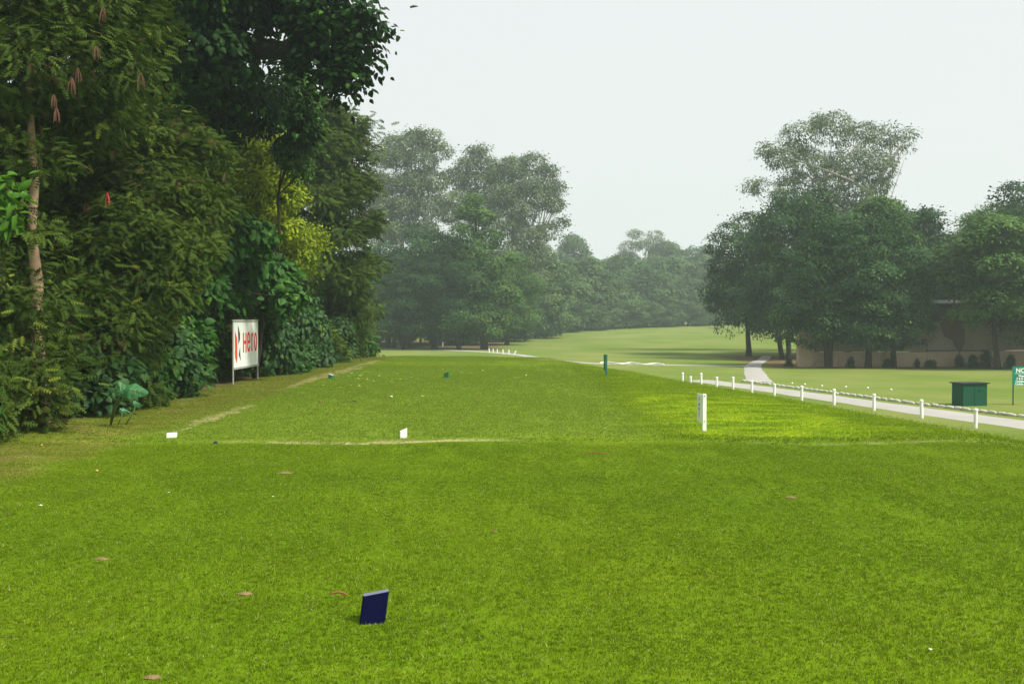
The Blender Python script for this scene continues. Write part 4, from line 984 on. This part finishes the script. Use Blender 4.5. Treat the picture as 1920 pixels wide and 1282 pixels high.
def arc(cx, cz, rx, rz, a0, a1, n=14): return [(cx + rx * cos(radians(a0 + (a1 - a0) * i / n)), cz + rz * sin(radians(a0 + (a1 - a0) * i / n))) for i in range(n + 1)]
lz, lh, sw = zb + Hb * .335, Hb * .40, .085
X = Wb * .385
letter([([(X, lz - .02), (X, lz + lh)], sw, False), ([(X + .22, lz - .02), (X + .22, lz + lh)], sw, False), ([(X, lz + lh * .5), (X + .22, lz + lh * .5)], sw, False)])
X = Wb * .60
letter([([(X - .10, lz + lh * .50), (X + .10, lz + lh * .50)] + arc(X, lz + lh * .62, .10, lh * .34, 0, 180) + arc(X, lz + lh * .32, .10, lh * .28, 180, 345), sw * .85, False)])
X = Wb * .735
letter([([(X, lz), (X, lz + lh * .95)], sw, False), (arc(X + .12, lz + lh * .62, .12, lh * .30, 175, 80, 8), sw * .9, False)])
X = Wb * .905
letter([(arc(X - .02, lz + lh * .48, .095, lh * .45, 0, 345, 20), sw * .9, True)])

# ------------------------------------------------------------------ distance marker posts
def marker(label, px, pyb, Hm, mat, mat2, marks, leafm=None, rz=0):
    Y = CAM_H * FPX / (pyb - HOR)
    for _ in range(3): Y = (CAM_H - tz(gx(px, Y), Y)) * FPX / (pyb - HOR)
    x = gx(px, Y); o = thing('marker_post', label, 'marker post', (x, Y, tz(x, Y)), rz)
    mb = MB(); mb.box((0, 0, Hm / 2 - .04), (.055, .04, Hm + .08), 0, .004); mb.build('post', mat, o)
    w = .19
    mb = MB(); mb.box((-.035, w / 2 + .022, Hm * .62), (.014, w, Hm * .74), 0, .003); pl = mb.build('plate', mat2, o)
    if marks:
        for s, z in (('1', .82), ('A', .68), ('B', .56), ('1', .44), ('1', .38)):
            text('lettering', s, .06, BLACK_L, pl, (-.0435, w * .62, Hm * z), (pi / 2, 0, -pi / 2), .002)
    for z in (.95, .28):
        mb = MB(); mb.tube([(0, -.019, Hm * z), (0, -.030, Hm * z)], .007, 8); mb.build('bolt', METAL_D, o)
    return o
TEALG = simple('teal_paint', (.006, .13, .10), .45, .1, 4)
marker('white marker post with an angled plate on the right shoulder of the tee', 1321, 810, .535, POSTW, SWHITE, True, rz=radians(6))
marker('dark green marker post with a plate at the far right of the tee', 1137, 704, .60, TEALG, TEALG, False, rz=radians(4))

# ------------------------------------------------------------------ tee markers (slant-topped blocks)
def tee_marker(label, px, pyb, w, hl, hr, d, body, top, rz=0, lean=(0, 0), round_=False, group=None):
    Y = CAM_H * FPX / (pyb - HOR); x = gx(px, Y); z = tz(x, Y)
    Y = (CAM_H - z) * FPX / (pyb - HOR); x = gx(px, Y)
    o = thing('tee_marker', label, 'tee marker', (x, Y + d / 2, tz(x, Y)), rz, group); o.rotation_euler = (lean[0], lean[1], rz)
    n = 20 if round_ else 4
    if round_: ring = [(w / 2 * cos(2 * pi * k / n), d / 2 * sin(2 * pi * k / n)) for k in range(n)]
    else: ring = [(-w / 2, -d / 2), (w / 2, -d / 2), (w / 2, d / 2), (-w / 2, d / 2)]
    hz = lambda px_: hl + (hr - hl) * (px_ + w / 2) / w
    if not round_:
        b = .006; ring = [(-w / 2 + b, -d / 2), (w / 2 - b, -d / 2), (w / 2, -d / 2 + b), (w / 2, d / 2 - b), (w / 2 - b, d / 2), (-w / 2 + b, d / 2), (-w / 2, d / 2 - b), (-w / 2, -d / 2 + b)]; n = 8
    v = [(a, c, -.02) for a, c in ring] + [(a, c, hz(a)) for a, c in ring]
    f = [(k, (k + 1) % n, (k + 1) % n + n, k + n) for k in range(n)] + [tuple(range(n))[::-1], tuple(range(n, 2 * n))]
    MB().add(v, f).build('body', body, o)
    v = [(a * .985, c * .985, hz(a) - .001) for a, c in ring] + [(a * .985, c * .985, hz(a) + .003) for a, c in ring]
    MB().add(v, f).build('top_face', top, o)
    return o
NAVY = simple('navy_paint', (.0008, .001, .028), .5, .15, 12, .12)
NAVY_LIT = simple('navy_lit_top', (.15, .165, .24), .6, .15, 12)  # paler navy paints the light falling on the block's top
WHT = simple('marker_white', (.82, .82, .82), .5, .04, 8, dirt=(.5, .48, .4), dirt_amt=.3)
GRN = simple('marker_green', (.008, .12, .05), .45, .1, 8)
tee_marker('navy blue slanted tee marker block standing in the foreground lawn', 694, 1173, .130, .130, .168, .08, NAVY, NAVY_LIT, radians(9), (radians(-7), radians(8)))
tee_marker('white slanted tee marker standing at the straw strip', 755.5, 821, .095, .085, .125, .07, WHT, WHT, radians(7))
tee_marker('low white tee marker lying near the tree side edge of the tee', 318, 821, .125, .055, .06, .10, WHT, WHT, radians(8))
tee_marker('dark green tee marker with a white slanted top beside the tree belt', 619.5, 710, .14, .125, .09, .13, GRN, WHT, 0, round_=True)
tee_marker('green slanted tee marker in the middle of the far tee', 837, 708, .13, .10, .155, .12, GRN, GRN, radians(-10))

# ------------------------------------------------------------------ leaves, twigs and worn spots on the grass
def on_ground(px, py):
    Y = CAM_H * FPX / (py - HOR)
    for _ in range(4): Y = (CAM_H - tz(gx(px, Y), Y)) * FPX / (py - HOR)
    return gx(px, Y), Y
YL = simple('yellow_leaf', (.62, .52, .10), .6, .2, 20); BL = simple('brown_leaf', (.16, .075, .035), .7, .3, 20); TL_ = simple('tan_leaf', (.60, .36, .16), .7, .15, 20)
PALE = simple('pale_leaf', (.62, .66, .42), .6, .1, 20)
def fallen_mesh(mat, seed, L=.10, W=.055):
    r = random.Random(seed); v = []; f = []
    out = [(-.5, 0), (-.3, .3), (0, .5), (.3, .3), (.55, 0), (.3, -.3), (0, -.5), (-.3, -.3)]
    v = [(0, 0, .006)] + [(a * L, b * W, .012 * r.uniform(.2, 1.4) + .006 * abs(b)) for a, b in out]
    v += [(x, y, z - .0015) for x, y, z in v]
    f = [(0, 1 + k, 1 + (k + 1) % 8) for k in range(8)] + [(9, 10 + (k + 1) % 8, 10 + k) for k in range(8)] + [(1 + k, 10 + k, 10 + (k + 1) % 8, 1 + (k + 1) % 8) for k in range(8)]
    return MBmesh('fallen_leaf', v, f, mat)
ym = [fallen_mesh(YL, q) for q in range(3)]; bmm = [fallen_mesh(BL, q + 5) for q in range(2)]; pml = [fallen_mesh(PALE, q + 9) for q in range(2)]
def drop_leaf(px, py, me, label, group=None, s=1.0, lift=.014):
    x, Y = on_ground(px, py)
    o = link('fallen_leaf', me, None, (x, Y, tz(x, Y) + lift), (random.uniform(-.3, .3), random.uniform(-.3, .3), random.uniform(0, 6)), (s, s, s * 1.3)); tag(o, label, 'leaf', group)
GY_ = 'yellow leaves scattered on the far tee by the tree belt'
for q, (px, py) in enumerate([(658, 701), (653, 707), (678, 703), (676, 706), (670, 712), (690, 713), (711, 706), (656, 724), (674, 726), (735, 719), (750, 713), (744, 703), (732, 745), (792, 745), (583, 718), (676, 690), (700, 716), (640, 729), (865, 699), (905, 696), (986, 705), (770, 709), (605, 724), (830, 694)]):
    drop_leaf(px, py, ym[q % 3] if q % 3 else pml[q % 2], 'small yellow leaf lying on the far tee near the tree belt', GY_, random.uniform(.9, 1.3))
GB_ = 'small dark leaves scattered on the far tee'
for px, py in [(653, 690), (613, 691), (766, 718), (941, 710), (894, 753), (600, 755), (635, 760), (645, 755), (780, 744), (664, 755)]:
    drop_leaf(px, py, bmm[px % 2], 'small dark brown leaf lying on the far tee', GB_, random.uniform(.7, 1.0))
drop_leaf(75, 838, ym[0], 'yellow leaf at the hedge foot near the left edge of the lawn', s=.75)
drop_leaf(155, 832, ym[1], 'yellow leaf by the tree belt left of the elephant ear plant', s=.75)
drop_leaf(180, 886, fallen_mesh(TL_, 3), 'tan leaf on the lawn below the elephant ear plant', s=.75)
drop_leaf(12, 968, bmm[0], 'curled brown leaf at the left edge of the foreground lawn', s=.55)
drop_leaf(927, 1002, bmm[1], 'curled brown leaf in the middle of the foreground lawn', s=.55)
drop_leaf(1180, 883, bmm[0], 'small brown leaf right of the middle of the lawn', s=.4)
drop_leaf(73, 952, pml[0], 'pale leaf near the left edge of the foreground lawn', s=.45)
drop_leaf(315, 927, pml[1], 'tiny pale leaf in the left part of the lawn', s=.3)
drop_leaf(1750, 1227, pml[1], 'pale leaf low on the right of the foreground lawn', s=.3)
drop_leaf(510, 935, pml[0], 'small pale leaf on the lawn left of the middle', s=.3)
x, Y = on_ground(403, 832); mb = MB(); mb.box((0, 0, .015), (.07, .05, .035), .3, .012, .7); tag(mb.build('pebble', simple('dark_stone', (.02, .02, .025), .8), loc=(x, Y, tz(x, Y))), 'small dark stone beside the low white tee marker', 'stone')
TW = simple('twig_brown', (.24, .075, .03), .8, .3, 20)
x, Y = on_ground(633, 1123); mb = MB(); mb.tube([(-.05, 0, .014), (-.035, .01, .022), (0, .012, .026), (.03, .0, .022), (.052, -.012, .014), (.062, -.018, .01)], [.003, .006, .0065, .006, .003, .0015], 8)
tag(mb.build('seed_pod', TW, smooth=True, loc=(x, Y, tz(x, Y) + .003)), 'curved reddish brown pod lying beside the navy tee marker', 'seed pod')
x, Y = on_ground(1122, 854); mb = MB(); mb.tube([(-.16, 0, .02), (-.05, .02, .03), (.04, 0, .024), (.15, .03, .022)], [.004, .006, .005, .002], 6); mb.tube([(-.02, .01, .028), (.05, -.06, .02)], [.003, .001], 5)
tag(mb.build('twig', TW, smooth=True, loc=(x, Y, tz(x, Y))), 'thin brown twig on the lawn right of centre', 'twig')
DIRT = simple('worm_cast_soil', (.22, .155, .075), .95, .3, 30, .1, .8, 120)
def soil(px, py, w, label):
    x, Y = on_ground(px, py); r = random.Random(px); v = [(0, 0, .012)]; f = []; n = 16
    for ring, hz in ((.5, .011), (1.0, .001)):
        for k in range(n):
            a = 2 * pi * k / n; q = w * ring * (.75 + .5 * r.random()); v.append((q * cos(a), q * .55 * sin(a), hz + r.uniform(0, .004)))
    for k in range(n):
        j = (k + 1) % n; f += [(0, 1 + k, 1 + j), (1 + k, 1 + n + k, 1 + n + j, 1 + j)]
    tag(link('soil_patch', MBmesh('soil_patch', v, f, DIRT), None, (x, Y, tz(x, Y))), label, 'soil patch')
soil(457, 1117, .05, 'small bare soil scrape left of the navy tee marker')
soil(187, 1051, .05, 'bare soil scrape in the left of the foreground lawn')
soil(282, 1276, .045, 'bare soil scrape at the lower edge of the lawn')
soil(533, 888, .08, 'faint bare soil scrape on the lawn below the straw strip')
soil(1484, 934, .06, 'faint soil scrape on the right of the foreground lawn')

# ------------------------------------------------------------------ haze
HZ = bpy.data.materials.new('haze'); HZ.use_nodes = True; n_ = HZ.node_tree.nodes; n_.clear()
pv = n_.new('ShaderNodeVolumePrincipled'); pv.inputs['Color'].default_value = (.80, .93, 1.0, 1); pv.inputs['Density'].default_value = .00088; pv.inputs['Anisotropy'].default_value = .2
om = n_.new('ShaderNodeOutputMaterial'); HZ.node_tree.links.new(pv.outputs[0], om.inputs['Volume'])
mb = MB(); mb.box((0, 250, 15.5), (1000, 700, 38)); o = mb.build('haze', HZ); tag(o, kind='stuff')
